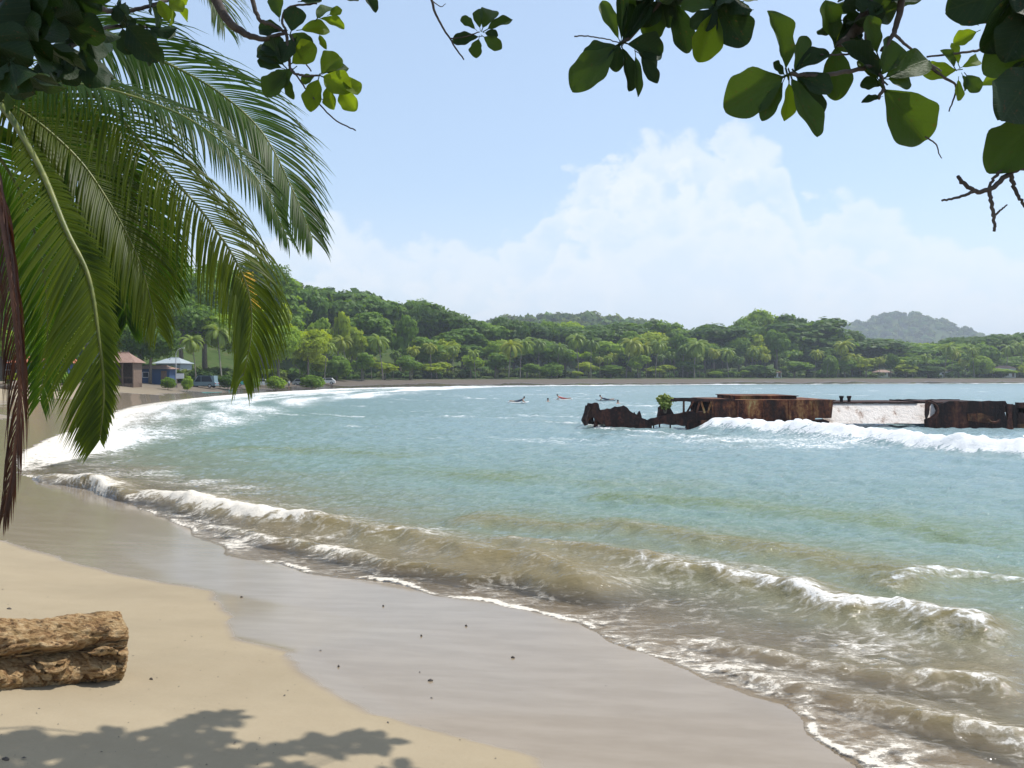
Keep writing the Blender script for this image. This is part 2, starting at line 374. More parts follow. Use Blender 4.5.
# swash edge and lacy foam
ef = np.exp(-((edge_d - 0.07) / 0.07) ** 2) * np.clip(2.4 * (fbm(ss * 0.9, ss * 0 + 8.8, 3) - 0.28), 0.12, 0.9)
ef = np.maximum(ef, (1 - sm(edge_d, 0.1, 1.9)) * sm(edge_d, 0, .08) * (0.06 + 0.60 * fbm(sx * 1.1, sy * 1.1 + 3, 3) + 0.12 * sm(sx, 0, 3)))
foam = np.maximum(foam, ef * (sr < 70))
lace = sm(edge_d, 0.5, 1.5) * (1 - sm(edge_d, 3.0, 5.0)) * 0.54 * fbm(sx * 0.6 + 9, sy * 0.6, 3)
foam = np.maximum(foam, lace * (sr < 40))
# scattered streaks farther out
wc = sm(fbm(cx * 0.10 + 2, cy * 0.5 + 1, 4, 0.6), 0.60, 0.78) * sm(sr, 25, 45) * (1 - sm(sr, 200, 330)) * 0.52
foam = np.maximum(foam, wc)
wk = np.exp(-((sx - 15) / 13) ** 2 - ((sy - 37.5) / 5.5) ** 2) * (0.2 + 0.55 * fbm(sx * 0.35, sy * 1.1, 4))
foam = np.maximum(foam, wk)
z += np.clip(foam, 0, 1) * 0.10 * (fbm(sx * 5.5, sy * 5.5, 3) - 0.4) * lod * sm(edge_d, 0.2, 1.0)
thick = 0.012 * sm(edge_d, 0.0, 0.12) + 0.03 * sm(edge_d, 0.05, 2.0)
wz = np.maximum(z, tz + thick)
wz = np.where(edge_d < 0, tz + np.maximum(-0.10 * -edge_d * 3, -0.05), wz)
depth = wz - tz
keep = (edge_d[sq] > -0.7).any(1); sq = sq[keep]
used = np.unique(sq); rm = np.full(len(sx), -1); rm[used] = np.arange(len(used)); sq = rm[sq]
m_sea, t = mat('sea_water')
pos = t.n('ShaderNodeNewGeometry').outputs['Position']
da = t.attr('shore').outputs['Fac']; fa = t.attr('foam').outputs['Fac']; mk = t.attr('murk_glow').outputs['Fac']; dp = t.attr('depth').outputs['Fac']; ra = t.attr('range').outputs['Fac']
nl = t.noise(t.map(pos, (0.35, 1.0, 1), rot=(0, 0, R(-20))), 0.5, 4, 0.6)
dm = t.m('ADD', da, t.m('MULTIPLY', t.m('SUBTRACT', nl, 0.5), 5.0))
wcol = t.ramp(t.m('DIVIDE', dm, 40.0), [(0.0, (0.23, 0.18, 0.115)), (0.05, (0.215, 0.19, 0.125)), (0.10, (0.175, 0.205, 0.145)), (0.19, (0.155, 0.23, 0.20)), (0.5, (0.18, 0.265, 0.268)), (1.0, (0.215, 0.305, 0.325))])
olive = t.mix(t.sstep(da, 3.0, 9.0), (0.245, 0.188, 0.072), (0.165, 0.21, 0.08))
wcol = t.mix(t.m('MULTIPLY', mk, t.m('SUBTRACT', 0.75, t.m('MULTIPLY', t.sstep(da, 7, 20), 0.6))), wcol, olive)  # backlit olive glow of wave faces painted into the murky body colour
c1 = t.noise(t.map(pos, (0.75, 1.6, 1), rot=(0, 0, R(-38))), 3.2, 5, 0.62)
c2 = t.noise(t.map(pos, (0.6, 1.5, 1), rot=(0, 0, R(-25))), 0.8, 5, 0.62)
bh = t.m('ADD', t.m('MULTIPLY', c1, t.m('SUBTRACT', 1.0, t.m('MULTIPLY', t.sstep(ra, 60, 200), 0.7))), t.m('MULTIPLY', c2, t.m('ADD', 0.5, t.m('MULTIPLY', t.sstep(ra, 12, 70), 3.0))))
c3 = t.noise(t.map(pos, (0.8, 1.5, 1), rot=(0, 0, R(-45))), 11.0, 3, 0.6)
bh = t.m('ADD', bh, t.m('MULTIPLY', c3, t.m('MULTIPLY', t.m('SUBTRACT', 1.0, t.sstep(ra, 15, 45)), 0.30)))
calm = t.m('ADD', 0.5, t.m('MULTIPLY', t.sstep(da, 0.5, 6.0), 0.5))
bmp = t.n('ShaderNodeBump', {'Height': t.m('MULTIPLY', bh, calm), 'Strength': 0.8, 'Distance': 0.11})
dif = t.n('ShaderNodeBsdfDiffuse', {'Color': wcol, 'Normal': bmp})
trl = t.n('ShaderNodeBsdfTranslucent', {'Color': wcol, 'Normal': bmp})
body = t.n('ShaderNodeMixShader', {0: t.m('MULTIPLY', mk, 0.15), 1: dif, 2: trl})
tr = t.n('ShaderNodeBsdfTransparent', {'Color': (0.93, 0.92, 0.88, 1)})
opac = t.m('ADD', t.m('MULTIPLY', t.sstep(dp, 0.0, 0.27), 0.88), t.m('MULTIPLY', t.sstep(dp, 0.2, 0.8), 0.12))
under = t.n('ShaderNodeMixShader', {0: opac, 1: tr, 2: body})
fr = t.n('ShaderNodeFresnel', {'IOR': 1.33, 'Normal': bmp})
gl_ = t.n('ShaderNodeBsdfGlossy', {'Roughness': t.m('ADD', 0.06, t.m('MULTIPLY', t.sstep(ra, 20, 200), 0.16)), 'Normal': bmp})
wat = t.n('ShaderNodeMixShader', {0: t.m('MULTIPLY', fr, 0.8), 1: under, 2: gl_})
fr1 = t.noise(t.map(pos, (0.8, 1.7, 1), rot=(0, 0, R(-38))), 2.6, 4, 0.55, 0.7)
fv = t.m('MULTIPLY', t.m('ABSOLUTE', t.m('SUBTRACT', fr1, 0.5)), 2.2)
fn1 = t.noise(pos, 9, 6, 0.68); fn2 = t.noise(t.map(pos, (0.5, 1.2, 1)), 1.3, 5, 0.65)
fnz = t.m('ADD', t.m('ADD', t.m('MULTIPLY', t.m('SUBTRACT', fn1, 0.5), 0.85), t.m('MULTIPLY', t.m('SUBTRACT', fn2, 0.5), 0.55)), t.m('MULTIPLY', t.m('SUBTRACT', 0.20, fv), 0.95))
fsum = t.m('ADD', fa, t.m('MULTIPLY', fnz, t.sstep(fa, 0.02, 0.2)))
bub = t.noise(pos, 34, 3, 0.7)
ffac = t.m('MAXIMUM', t.sstep(t.m('ADD', fsum, t.m('MULTIPLY', t.m('SUBTRACT', bub, 0.5), 0.35)), 0.53, 0.72), t.m('MULTIPLY', t.sstep(fsum, 0.34, 0.62), t.m('MULTIPLY', bub, 0.62)))
fb2 = t.n('ShaderNodeBump', {'Height': t.m('ADD', fn1, t.m('MULTIPLY', fn2, 0.8)), 'Strength': 0.6, 'Distance': 0.06})
foamd = t.n('ShaderNodeBsdfDiffuse', {'Color': t.mix(t.sstep(da, 0.5, 5.0), (0.62, 0.57, 0.49), (0.66, 0.67, 0.67)), 'Normal': fb2})
surf = t.n('ShaderNodeMixShader', {0: ffac, 1: wat, 2: foamd})
t.n('ShaderNodeOutputMaterial', {'Surface': surf})
sme = mesh_np('sea', np.stack([sx, sy, wz], 1)[used], sq, True, {'foam': foam[used], 'murk_glow': murk_glow[used], 'shore': np.clip(sd[used], -5, 400), 'depth': depth[used], 'range': sr[used]})
tag(link('sea', sme, m_sea), kind='structure')

# ------------------------------------------------------------------ plain materials
def simple(name, c1, c2, scale=6, rough=0.7, stretch=(1, 1, 1), bump=0.3, dist=0.02, metallic=0.0, spec=0.4):
    m, t = mat(name); v = t.map(t.n('ShaderNodeTexCoord').outputs['Object'], stretch)
    n = t.noise(v, scale, 6, 0.62)
    b = t.n('ShaderNodeBump', {'Height': n, 'Strength': bump, 'Distance': dist})
    p = t.n('ShaderNodeBsdfPrincipled', {'Base Color': t.mix(t.sstep(n, 0.3, 0.7), c1, c2), 'Roughness': rough, 'Normal': b, 'Metallic': metallic, 'Specular IOR Level': spec})
    t.n('ShaderNodeOutputMaterial', {'Surface': p}); return m
def leafmat(name, c1, c2, trans, tcol, rough=0.45, use_color=False, scale=3.0, spec=0.4):
    m, t = mat(name); tcn = t.n('ShaderNodeTexCoord').outputs['Object']
    n = t.noise(tcn, scale, 4, 0.6); oi = t.n('ShaderNodeObjectInfo')
    c = t.mix(t.m('ADD', t.m('MULTIPLY', n, 0.6), t.m('MULTIPLY', oi.outputs['Random'], 0.4)), c1, c2)
    tc_ = tcol
    if use_color:
        c = t.mix(1.0, c, oi.outputs['Color'], 'MULTIPLY'); tc_ = t.mix(1.0, tcol, oi.outputs['Color'], 'MULTIPLY')
    p = t.n('ShaderNodeBsdfPrincipled', {'Base Color': c, 'Roughness': rough, 'Specular IOR Level': spec})
    tl = t.n('ShaderNodeBsdfTranslucent', {'Color': tc_})
    t.n('ShaderNodeOutputMaterial', {'Surface': t.n('ShaderNodeMixShader', {0: trans, 1: p, 2: tl})}); return m
m_crown = leafmat('tree_foliage', (0.08, 0.14, 0.012), (0.19, 0.265, 0.024), 0.36, (0.40, 0.52, 0.02), 0.55, True, 0.35, 0.25)
m_palmf = leafmat('far_palm_foliage', (0.085, 0.13, 0.022), (0.16, 0.21, 0.038), 0.3, (0.32, 0.40, 0.05), 0.5, True, 0.5)
m_bark = simple('bark', (0.10, 0.08, 0.06), (0.20, 0.17, 0.13), 9, 0.9, (1, 1, 0.25), 0.6)
m_palmtrunk = simple('palm_bark', (0.16, 0.14, 0.11), (0.26, 0.23, 0.19), 12, 0.9, (0.4, 0.4, 2.0), 0.6)

# ------------------------------------------------------------------ broadleaf trees
def leaf_quads(c, nrm, size, r):
    """one bent leaf clump per row: 4 points each"""
    n = len(c); a = r.normal(size=(n, 3)); a -= nrm * (a * nrm).sum(1, keepdims=True); a /= np.linalg.norm(a, axis=1, keepdims=True) + 1e-9
    b = np.cross(nrm, a); s = size[:, None]
    v = np.stack([c - a * s * 0.62, c + b * s * 0.42 - nrm * s * 0.10, c + a * s * 0.62 - nrm * s * 0.2, c - b * s * 0.42 - nrm * s * 0.10], 1)
    return v.reshape(-1, 3), np.arange(n * 4).reshape(n, 4)
def crown_arrays(seed, W, H, lumps, per, leaf, flatten=0.7, spread=1.0, base=0.25):
    r = np.random.default_rng(seed); C = []; N = []
    for i in range(lumps):
        while True:
            p = r.uniform(-1, 1, 3)
            if 0.15 < (p ** 2).sum() < 1 and p[2] > -0.75: break
        lr = r.uniform(0.28, 0.56) * W * 0.5
        p = p * np.array([W * 0.5 - lr * 0.6, W * 0.5 - lr * 0.6, (H * 0.5 - lr * flatten * 0.6)]) * spread
        k = int(per * (lr / (0.36 * W * 0.5)) ** 2)
        d = r.normal(size=(k, 3)); d /= np.linalg.norm(d, axis=1, keepdims=True); d[:, 2] = np.where((d[:, 2] < -0.2) & (r.random(k) < 0.7), -d[:, 2], d[:, 2])
        rad = lr * (0.70 + 0.38 * r.random(k) ** 0.6)
        bump = 1 + 0.22 * np.sin(d[:, 0] * 7 + i) * np.sin(d[:, 1] * 6 + 2 * i) + 0.15 * np.sin(d[:, 2] * 9 + i)
        c = d * (rad * bump)[:, None]; c[:, 2] *= flatten
        nn = d + r.normal(size=(k, 3)) * 0.32 + np.array([0, 0, 0.2]); nn /= np.linalg.norm(nn, axis=1, keepdims=True)
        C.append(c + p); N.append(nn)
    C = np.concatenate(C); N = np.concatenate(N)
    return leaf_quads(C, N, leaf * r.uniform(0.6, 1.35, len(C)), r)
def limb_set(mb, H, W, crown_z, seed, r0):
    r = random.Random(seed); lean = (r.uniform(-.06, .06) * H, r.uniform(-.06, .06) * H)
    fork = crown_z * r.uniform(0.62, 0.85)
    mb.tube([(0, 0, -0.6), (lean[0] * .2, lean[1] * .2, fork * .35), (lean[0] * .5, lean[1] * .5, fork), (lean[0], lean[1], crown_z + H * .1)], [r0 * 1.35, r0, r0 * .8, r0 * .3], 7)
    for k in range(5):
        a = k * 1.26 + r.uniform(-.4, .4); L = W * r.uniform(.22, .38)
        mb.tube([(lean[0] * .5, lean[1] * .5, fork * r.uniform(.85, 1.05)), (lean[0] * .5 + math.cos(a) * L * .5, lean[1] * .5 + math.sin(a) * L * .5, fork + H * r.uniform(.1, .18)), (lean[0] + math.cos(a) * L, lean[1] + math.sin(a) * L, crown_z + H * r.uniform(.0, .22))], [r0 * .5, r0 * .33, r0 * .12], 5)
TREE = []
def tree_proto(seed, W, Hc, zc, lumps, per, leaf, flatten, r0):
    v, f = crown_arrays(seed, W, Hc, lumps, per, leaf, flatten); v = v + np.array([0, 0, zc])
    cm = mesh_np('crown', v, f, False); cm.materials.append(m_crown)
    mb = MB(); limb_set(mb, Hc, W, zc, seed, r0); tm = mb.mesh('trunk', True); tm.materials.append(m_bark)
    TREE.append((cm, tm, zc + Hc * 0.5, W))
tree_proto(11, 15, 10, 13, 20, 300, 0.85, 0.62, .45)   # 0 broad dome
tree_proto(12, 12, 12, 12, 20, 280, 0.80, 0.8, .4)     # 1 rounded tall
tree_proto(13, 17, 8, 14, 22, 280, 0.80, 0.5, .45)     # 2 spreading flat
tree_proto(14, 10, 14, 11, 20, 260, 0.75, 0.9, .35)    # 3 narrow
tree_proto(15, 13, 9, 9, 16, 230, 0.95, 0.65, .38)     # 4 loose
tree_proto(16, 9, 6.5, 3.4, 14, 260, 0.6, 0.7, .18)    # 5 low shrub
tree_proto(17, 16, 14, 15, 34, 420, 0.55, 0.7, .5)     # 6 nearby detailed
tree_proto(18, 12, 10, 9, 26, 420, 0.5, 0.75, .35)     # 7 nearby detailed small
tree_proto(19, 13, 16, 15, 24, 110, 0.7, 0.8, .5)      # 8 nearby sparse
def add_tree(name, kind, loc, height, width=None, color=(1, 1, 1)):
    cm, tm, h0, w0 = TREE[kind]; s = height / h0; sw = s if width is None else width / w0
    e = empty(name, loc, random.uniform(0, 6.28)); e.scale = (sw, sw, s)
    c = link('crown', cm, None, e); c.color = (*color, 1)
    link('trunk', tm, None, e)
    return e
# palms seen from afar
PALM = []
def palm_proto(seed, H, lean, nf):
    r = random.Random(seed); mb = MB()
    pts = [(lean * (k / 8) ** 1.8, 0.3 * math.sin(k / 8 * 2), H * k / 8 - (0.5 if k == 0 else 0)) for k in range(9)]
    mb.tube(pts, [.24, .17, .15, .14, .13, .13, .12, .12, .13], 7); tm = mb.mesh('trunk', True); tm.materials.append(m_palmtrunk)
    top = Vector(pts[-1]); V = []; Fc = []
    for k in range(nf):
        a = k * 2.399 + r.uniform(-.2, .2); e0 = R(78 - 95 * (k / nf) + r.uniform(-8, 8)); L = r.uniform(3.2, 4.4); p = top.copy(); e1 = e0
        hd = Vector((math.cos(a), math.sin(a), 0)); side = Vector((-math.sin(a), math.cos(a), 0)); rp = []
        for i in range(15):
            rp.append((p.copy(), e1)); p = p + (hd * math.cos(e1) + Vector((0, 0, math.sin(e1)))) * (L / 14); e1 -= R(7.5 + 3 * (1 - math.sin(e0)))
        for i, (q, e1) in enumerate(rp[1:]):
            T = hd * math.cos(e1) + Vector((0, 0, math.sin(e1))); ll = 1.05 * math.sin(math.pi * (0.12 + 0.85 * i / 14)) + .15
            for sg in (-1, 1):
                for hs in (0, .5):
                    qq = q + T * hs * L / 14
                    t1 = qq + (side * sg * .62 + T * .55 + Vector((0, 0, -.25))) * ll * .55; t2 = t1 + (side * sg * .3 + T * .35 + Vector((0, 0, -.85))) * ll * .5
                    b = len(V); wv = T * 0.075
                    V += [tuple(qq - wv), tuple(qq + wv), tuple(t1 + wv), tuple(t1 - wv), tuple(t2)]
                    Fc += [(b, b + 1, b + 2, b + 3), (b + 3, b + 2, b + 4)]
    me = bpy.data.meshes.new('fronds'); me.from_pydata(V, [], Fc); me.update(); me.materials.append(m_palmf)
    PALM.append((me, tm, H + 2.0))
palm_proto(1, 10, 1.6, 22); palm_proto(2, 11.5, -1.2, 24); palm_proto(3, 8.5, 2.6, 20); palm_proto(4, 12.5, .5, 24)
def add_palm(name, kind, loc, height, color=(1, 1, 1)):
    fm, tm, h0 = PALM[kind]; s = height / h0
    e = empty(name, loc, random.uniform(0, 6.28)); e.scale = (s, s, s)
    link('fronds', fm, None, e).color = (*color, 1); link('trunk', tm, None, e)
    return e
ONES = ['', 'first', 'second', 'third', 'fourth', 'fifth', 'sixth', 'seventh', 'eighth', 'ninth', 'tenth', 'eleventh', 'twelfth', 'thirteenth', 'fourteenth', 'fifteenth', 'sixteenth', 'seventeenth', 'eighteenth', 'nineteenth']
TENS = {2: ('twenty', 'twentieth'), 3: ('thirty', 'thirtieth'), 4: ('forty', 'fortieth'), 5: ('fifty', 'fiftieth'), 6: ('sixty', 'sixtieth'), 7: ('seventy', 'seventieth')}
def ordw(n):
    if n < 20: return ONES[n]
    return TENS[n // 10][1] if n % 10 == 0 else TENS[n // 10][0] + '-' + ONES[n % 10]
def shore_D(px): return float(np.interp(px, [150, 250, 330, 420, 500, 700, 1024, 1100], [150, 165, 205, 240, 268, 312, 350, 360]))
SKYL = [(240, 268), (270, 275), (300, 287), (345, 289), (385, 297), (430, 307), (480, 318), (520, 322), (560, 322), (600, 320), (640, 319), (690, 326), (730, 322), (752, 313), (775, 314), (810, 320), (830, 325), (855, 338), (900, 345), (940, 346), (975, 336), (1024, 334), (1080, 330)]
def skyl(px): return float(np.interp(px, [a for a, b in SKYL], [b for a, b in SKYL]))
GREENS = [((0.42, 0.56, 0.45), 'dark green'), ((0.78, 0.92, 0.6), 'mid green'), ((1.2, 1.25, 0.6), 'light green'), ((1.6, 1.4, 0.55), 'yellow-green'), ((0.62, 0.78, 0.75), 'dull green')]
rt = random.Random(21)
def hgt(px, py, D, z): return (HOR - py) / F * D + CH - z
# back row and middle row
rows = {'back': [], 'middle': [], 'palm': [], 'front': []}
px = 262.0
while px < 1075:
    D = shore_D(px) + rt.uniform(55, 80); p = on_land(px, D); top = skyl(px) + rt.uniform(-3, 5); h = hgt(px, top, D, p.z)
    k = rt.choice([0, 0, 1, 2, 2]); g = rt.choice([0, 0, 1, 1, 4, 2]); wpx = rt.choice([rt.uniform(34, 50), rt.uniform(55, 92)])
    rows['back'].append((px, add_tree('broadleaf_tree', k, p, h, wpx * D / F, GREENS[g][0]), ['domed', 'rounded', 'wide spreading'][k], GREENS[g][1])); px += wpx * 0.42
px = 256.0
while px < 1070:
    D = shore_D(px) + rt.uniform(26, 44); p = on_land(px, D); sk = skyl(px); top = sk + (378 - sk) * rt.uniform(0.15, 0.55); h = hgt(px, top, D, p.z)
    k = rt.choice([0, 1, 3, 4, 4]); g = rt.choice([0, 1, 1, 2, 2, 3, 4]); wpx = rt.choice([rt.uniform(20, 30), rt.uniform(34, 60)])
    rows['middle'].append((px, add_tree('broadleaf_tree', k, p, h, wpx * D / F, GREENS[g][0]), ['domed', 'rounded', '', 'narrow', 'loose-crowned'][k], GREENS[g][1])); px += wpx * 0.62
px = 300.0
while px < 1060:
    D = shore_D(px) + rt.uniform(8, 20); p = on_land(px, D); top = rt.uniform(332, 358) + (6 if px > 700 else 0); h = max(6, hgt(px, top, D, p.z))
    g = rt.choice([1, 2, 3, 2])
    rows['palm'].append((px, add_palm('coconut_palm', rt.randrange(4), p, h, GREENS[g][0]), '', GREENS[g][1])); px += rt.uniform(7, 24) * (0.75 if px > 560 else 1.1)
px = 252.0
while px < 1060:
    D = shore_D(px) + rt.uniform(8, 18); p = on_land(px, D); top = rt.uniform(350, 372); h = max(2.5, hgt(px, top, D, p.z)); k = rt.choice([5, 4, 4, 3])
    g = rt.choice([0, 1, 1, 2, 2, 3]); wpx = rt.uniform(12, 36)
    rows['front'].append((px, add_tree('beach_shrub', k, p, h, wpx * D / F, GREENS[g][0]), 'bushy', GREENS[g][1])); px += wpx * 1.0
for key, cat, grp, txt in (('back', 'tree', 'tall trees along the back of the far shore', '{s} {c} tree, {o} from left in tallest back row of far shore'),
                           ('middle', 'tree', 'mid-height trees along the far shore', '{s} {c} tree, {o} from left in middle row of far shore'),
                           ('palm', 'palm tree', 'coconut palms along the far shore', '{c} coconut palm at far shore, {o} palm from the left'),
                           ('front', 'shrub', 'low shrubs at the top of the far beach', 'low {c} bushy shrub at top of far beach, {o} shrub from the left')):
    for i, (px, o, s, c) in enumerate(sorted(rows[key], key=lambda r: r[0])):
        tag(o, txt.format(s=s, c=c, o=ordw(i + 1)).strip(), cat, grp)
# trees on the left, behind the huts
LEFT = [(-20, 150, 165, 6, 0, 130, 'huge dark green tree behind the red-roofed house at left edge'), (38, 148, 190, 6, 1, 110, 'tall mid green tree rising behind the red-roofed house'),
        (88, 160, 205, 8, 1, 90, 'tall sparse tree standing behind the palm fronds left of the hut'), (112, 139, 300, 7, 2, 55, 'light green tree leaning over the hut roof'),
        (150, 138, 318, 7, 0, 52, 'dark green round tree with bare trunk right beside the hut'), (140, 178, 232, 6, 4, 90, 'tall dull green tree behind the round tree beside the hut'),
        (182, 165, 285, 8, 4, 62, 'thin grey-branched tree behind the lamp post'), (205, 178, 262, 6, 1, 80, 'mid green tall tree behind the parked van'),
        (236, 168, 300, 7, 2, 62, 'light green leafy tree hanging over the white cars'), (256, 200, 258, 6, 0, 66, 'dark green tall tree at right tip of the palm frond'),
        (240, 190, 266, 8, 5, 36, 'tree with orange-yellow blossom beside the frond tip'), (278, 186, 318, 7, 2, 48, 'light green drooping tree above the parked white car'),
        (308, 200, 322, 7, 3, 44, 'yellow-green tree at the bend of the beach'), (60, 118, 318, 7, 3, 46, 'yellow-green small tree beside the blue-walled house'),
        (18, 112, 322, 7, 2, 50, 'light green small tree in front of the red-roofed house'), (-30, 116, 280, 7, 1, 90, 'mid green tree at left edge beyond the brown frond')]
GREENS.append(((3.2, 1.55, 0.35), 'orange'))
for px, D, top, k, g, wpx, lab in LEFT:
    p = on_land(px, D); tag(add_tree('broadleaf_tree', k, p, hgt(px, top, D, p.z), wpx * D / F, GREENS[g][0]), lab, 'tree', 'trees behind the huts at left')
for i, (px, D, top) in enumerate([(222, 160, 322), (196, 150, 334)]):
    p = on_land(px, D); tag(add_palm('coconut_palm', i, p, hgt(px, top, D, p.z), (1.2, 1.2, .8)), ['coconut palm standing behind the teal van', 'short coconut palm left of the teal van'][i], 'palm tree', 'palms behind the huts at left')
for i, (px, D, top, wpx) in enumerate([(168, 128, 378, 14), (187, 130, 377, 12), (26, 104, 372, 40), (62, 108, 373, 34), (228, 150, 376, 20), (252, 158, 377, 16), (276, 164, 377, 20), (312, 180, 376, 24), (98, 112, 375, 24)]):
    p = on_land(px, D); tag(add_tree('beach_shrub', 5, p, max(1.2, hgt(px, top, D, p.z)), wpx * D / F, GREENS[[1, 2, 3, 2, 0, 1, 2, 1, 2][i]][0]),
        'low shrub on the left beach top, %s of those from the left' % ordw([3 + 1, 5, 1, 2, 6, 7, 8, 9, 3][i]), 'shrub', 'low shrubs on the left beach top')

# forest on the hills: reads as one mass
m_forest, t = mat('forest_canopy')
ca = t.attr('tint').outputs['Color']
p = t.n('ShaderNodeBsdfPrincipled', {'Base Color': ca, 'Roughness': 0.7, 'Specular IOR Level': 0.2}); tl = t.n('ShaderNodeBsdfTranslucent', {'Color': t.mix(1.0, ca, (1.8, 1.8, .9), 'MULTIPLY')})
t.n('ShaderNodeOutputMaterial', {'Surface': t.n('ShaderNodeMixShader', {0: 0.25, 1: p, 2: tl})})
crn = [crown_arrays(40 + i, 13, 11, 9, 26, 2.1, 0.75) for i in range(5)]
crn_far = [crown_arrays(50 + i, 15, 12, 6, 14, 3.6, 0.75) for i in range(4)]
def forest(name, label, specs, protos, seed, zlift):
    r = np.random.default_rng(seed); V = []; Q = []; Cc = []; n = 0
    xs, ys = specs; dl = -polydist(xs, ys, SH)[0]; zs = terrain_d(xs, ys, dl); ok = dl > 75
    for x, y, zz in zip(xs[ok], ys[ok], zs[ok]):
        v, f = protos[r.integers(len(protos))]; s = r.uniform(0.75, 1.35); a = r.uniform(0, 6.28)
        ca, sa = math.cos(a), math.sin(a); h = zlift * r.uniform(0.7, 1.3)
        vv = np.stack([(v[:, 0] * ca - v[:, 1] * sa) * s + x, (v[:, 0] * sa + v[:, 1] * ca) * s + y, v[:, 2] * s * r.uniform(.8, 1.2) + zz + h], 1)
        V.append(vv); Q.append(f + n); n += len(v)
        c = np.array([0.075, 0.125, 0.02]) * r.uniform(0.7, 1.5) * np.array([r.uniform(.8, 1.4), 1, 1]); Cc.append(np.tile(np.append(c, 1), (len(v), 1)))
    me = mesh_np(name, np.concatenate(V), np.concatenate(Q), False, {'tint': np.concatenate(Cc)})
    tag(link(name, me, m_forest), label, 'forest', None, 'stuff')
r = np.random.default_rng(5)
D1 = r.uniform(330, 640, 600); P1 = r.uniform(230, 1090, 600)
forest('inland_forest', 'dense green forest canopy rising behind the far shore trees', ((P1 - 512) / F * D1, D1), crn, 61, 9)
D2 = np.concatenate([r.uniform(660, 1000, 700), r.uniform(1420, 1850, 1500)]); P2 = np.concatenate([r.uniform(380, 760, 700), np.where(r.random(1500) < .6, r.uniform(800, 1080, 1500), r.uniform(300, 800, 1500))])
forest('hill_forest', 'hazy blue-green forest covering the distant hills', ((P2 - 512) / F * D2, D2), crn_far, 62, 6)
D3 = r.uniform(175, 330, 110); P3 = r.uniform(-80, 330, 110)
forest('left_slope_forest', 'green forest on the slope behind the left beach houses', ((P3 - 512) / F * D3, D3), crn, 63, 8)

# low growth under the trees
r = np.random.default_rng(15); V = []; Q = []; Cc = []; n = 0
ug = [crown_arrays(90 + i, 4.5, 2.6, 6, 40, 0.75, 0.6) for i in range(4)]
for i in range(620):
    if i < 430: px_ = r.uniform(255, 1075); D_ = shore_D(px_) + r.uniform(16, 62)
    else: px_ = r.uniform(-60, 300); D_ = r.uniform(150, 200) + max(0, px_ - 200) * .2
    x_ = (px_ - 512) / F * D_
    if dland(x_, D_) < 9: continue
    v, f = ug[r.integers(4)]; s_ = r.uniform(.6, 1.5); zz = ground(x_, D_)
    V.append(v * s_ + np.array([x_, D_, zz + .9 * s_])); Q.append(f + n); n += len(v)
    c = np.array([0.07, 0.115, 0.02]) * r.uniform(.5, 1.6) * np.array([r.uniform(.8, 1.3), 1, 1]); Cc.append(np.tile(np.append(c, 1), (len(v), 1)))
tag(link('undergrowth', mesh_np('undergrowth', np.concatenate(V), np.concatenate(Q), False, {'tint': np.concatenate(Cc)}), m_forest), 'tangled green undergrowth beneath the trees along the shore', 'undergrowth', None, 'stuff')
# ------------------------------------------------------------------ object materials
def rustmat(name, cols, vscale=(0.8, 0.8, 0.18), scale=2.2, dark_blot=0.72):
    m, t = mat(name); v = t.n('ShaderNodeTexCoord').outputs['Object']
    n1 = t.noise(t.map(v, vscale), scale, 6, 0.68); n2 = t.noise(v, 5.5, 6, 0.7); n3 = t.noise(t.map(v, (1, 1, .4)), 1.1, 4, 0.6)
    c = t.ramp(t.m('ADD', t.m('MULTIPLY', n1, 0.7), t.m('MULTIPLY', n2, 0.3)), cols)
    c = t.mix(t.m('MULTIPLY', t.sstep(n3, 0.42, 0.6), dark_blot), c, (0.018, 0.012, 0.010))  # near-black noise blotches mixed over the base tones
    b = t.n('ShaderNodeBump', {'Height': t.m('ADD', n1, n2), 'Strength': 0.9, 'Distance': 0.08})
    t.n('ShaderNodeOutputMaterial', {'Surface': t.n('ShaderNodeBsdfPrincipled', {'Base Color': c, 'Roughness': 0.85, 'Normal': b, 'Specular IOR Level': 0.25})}); return m
m_rust = rustmat('rusted_steel', [(0.36, (0.016, 0.011, 0.010)), (0.44, (0.065, 0.024, 0.016)), (0.51, (0.16, 0.052, 0.025)), (0.57, (0.28, 0.13, 0.05)), (0.64, (0.36, 0.27, 0.12))])
m_rustdark = rustmat('dark_rusted_steel', [(0.36, (0.009, 0.007, 0.007)), (0.48, (0.028, 0.014, 0.012)), (0.56, (0.085, 0.03, 0.02)), (0.66, (0.16, 0.07, 0.035))])
m_whitehull = rustmat('flaking_white_hull', [(0.36, (0.14, 0.07, 0.045)), (0.42, (0.50, 0.41, 0.35)), (0.48, (0.68, 0.61, 0.55)), (0.7, (0.74, 0.69, 0.64))], dark_blot=0.06)
def plainmat(name, c, rough=0.5, var=0.85, scale=8): return simple(name, tuple(x * var for x in c), c, scale, rough, bump=0.1, dist=0.005)
m_skin = plainmat('tanned_skin', (0.34, 0.19, 0.12), 0.5); m_hair = plainmat('dark_hair', (0.02, 0.015, 0.012), 0.6)
m_red = plainmat('red_cloth', (0.35, 0.05, 0.04)); m_navy = plainmat('navy_cloth', (0.02, 0.03, 0.06)); m_whitep = plainmat('white_paint', (0.75, 0.75, 0.73), 0.35)
m_blue = plainmat('blue_paint', (0.035, 0.075, 0.16), 0.8); m_teal = plainmat('teal_paint', (0.08, 0.42, 0.38), 0.4); m_tin = simple('faded_tin_roof', (0.19, 0.11, 0.08), (0.29, 0.19, 0.145), 3, 0.7, (1, 3, 1))
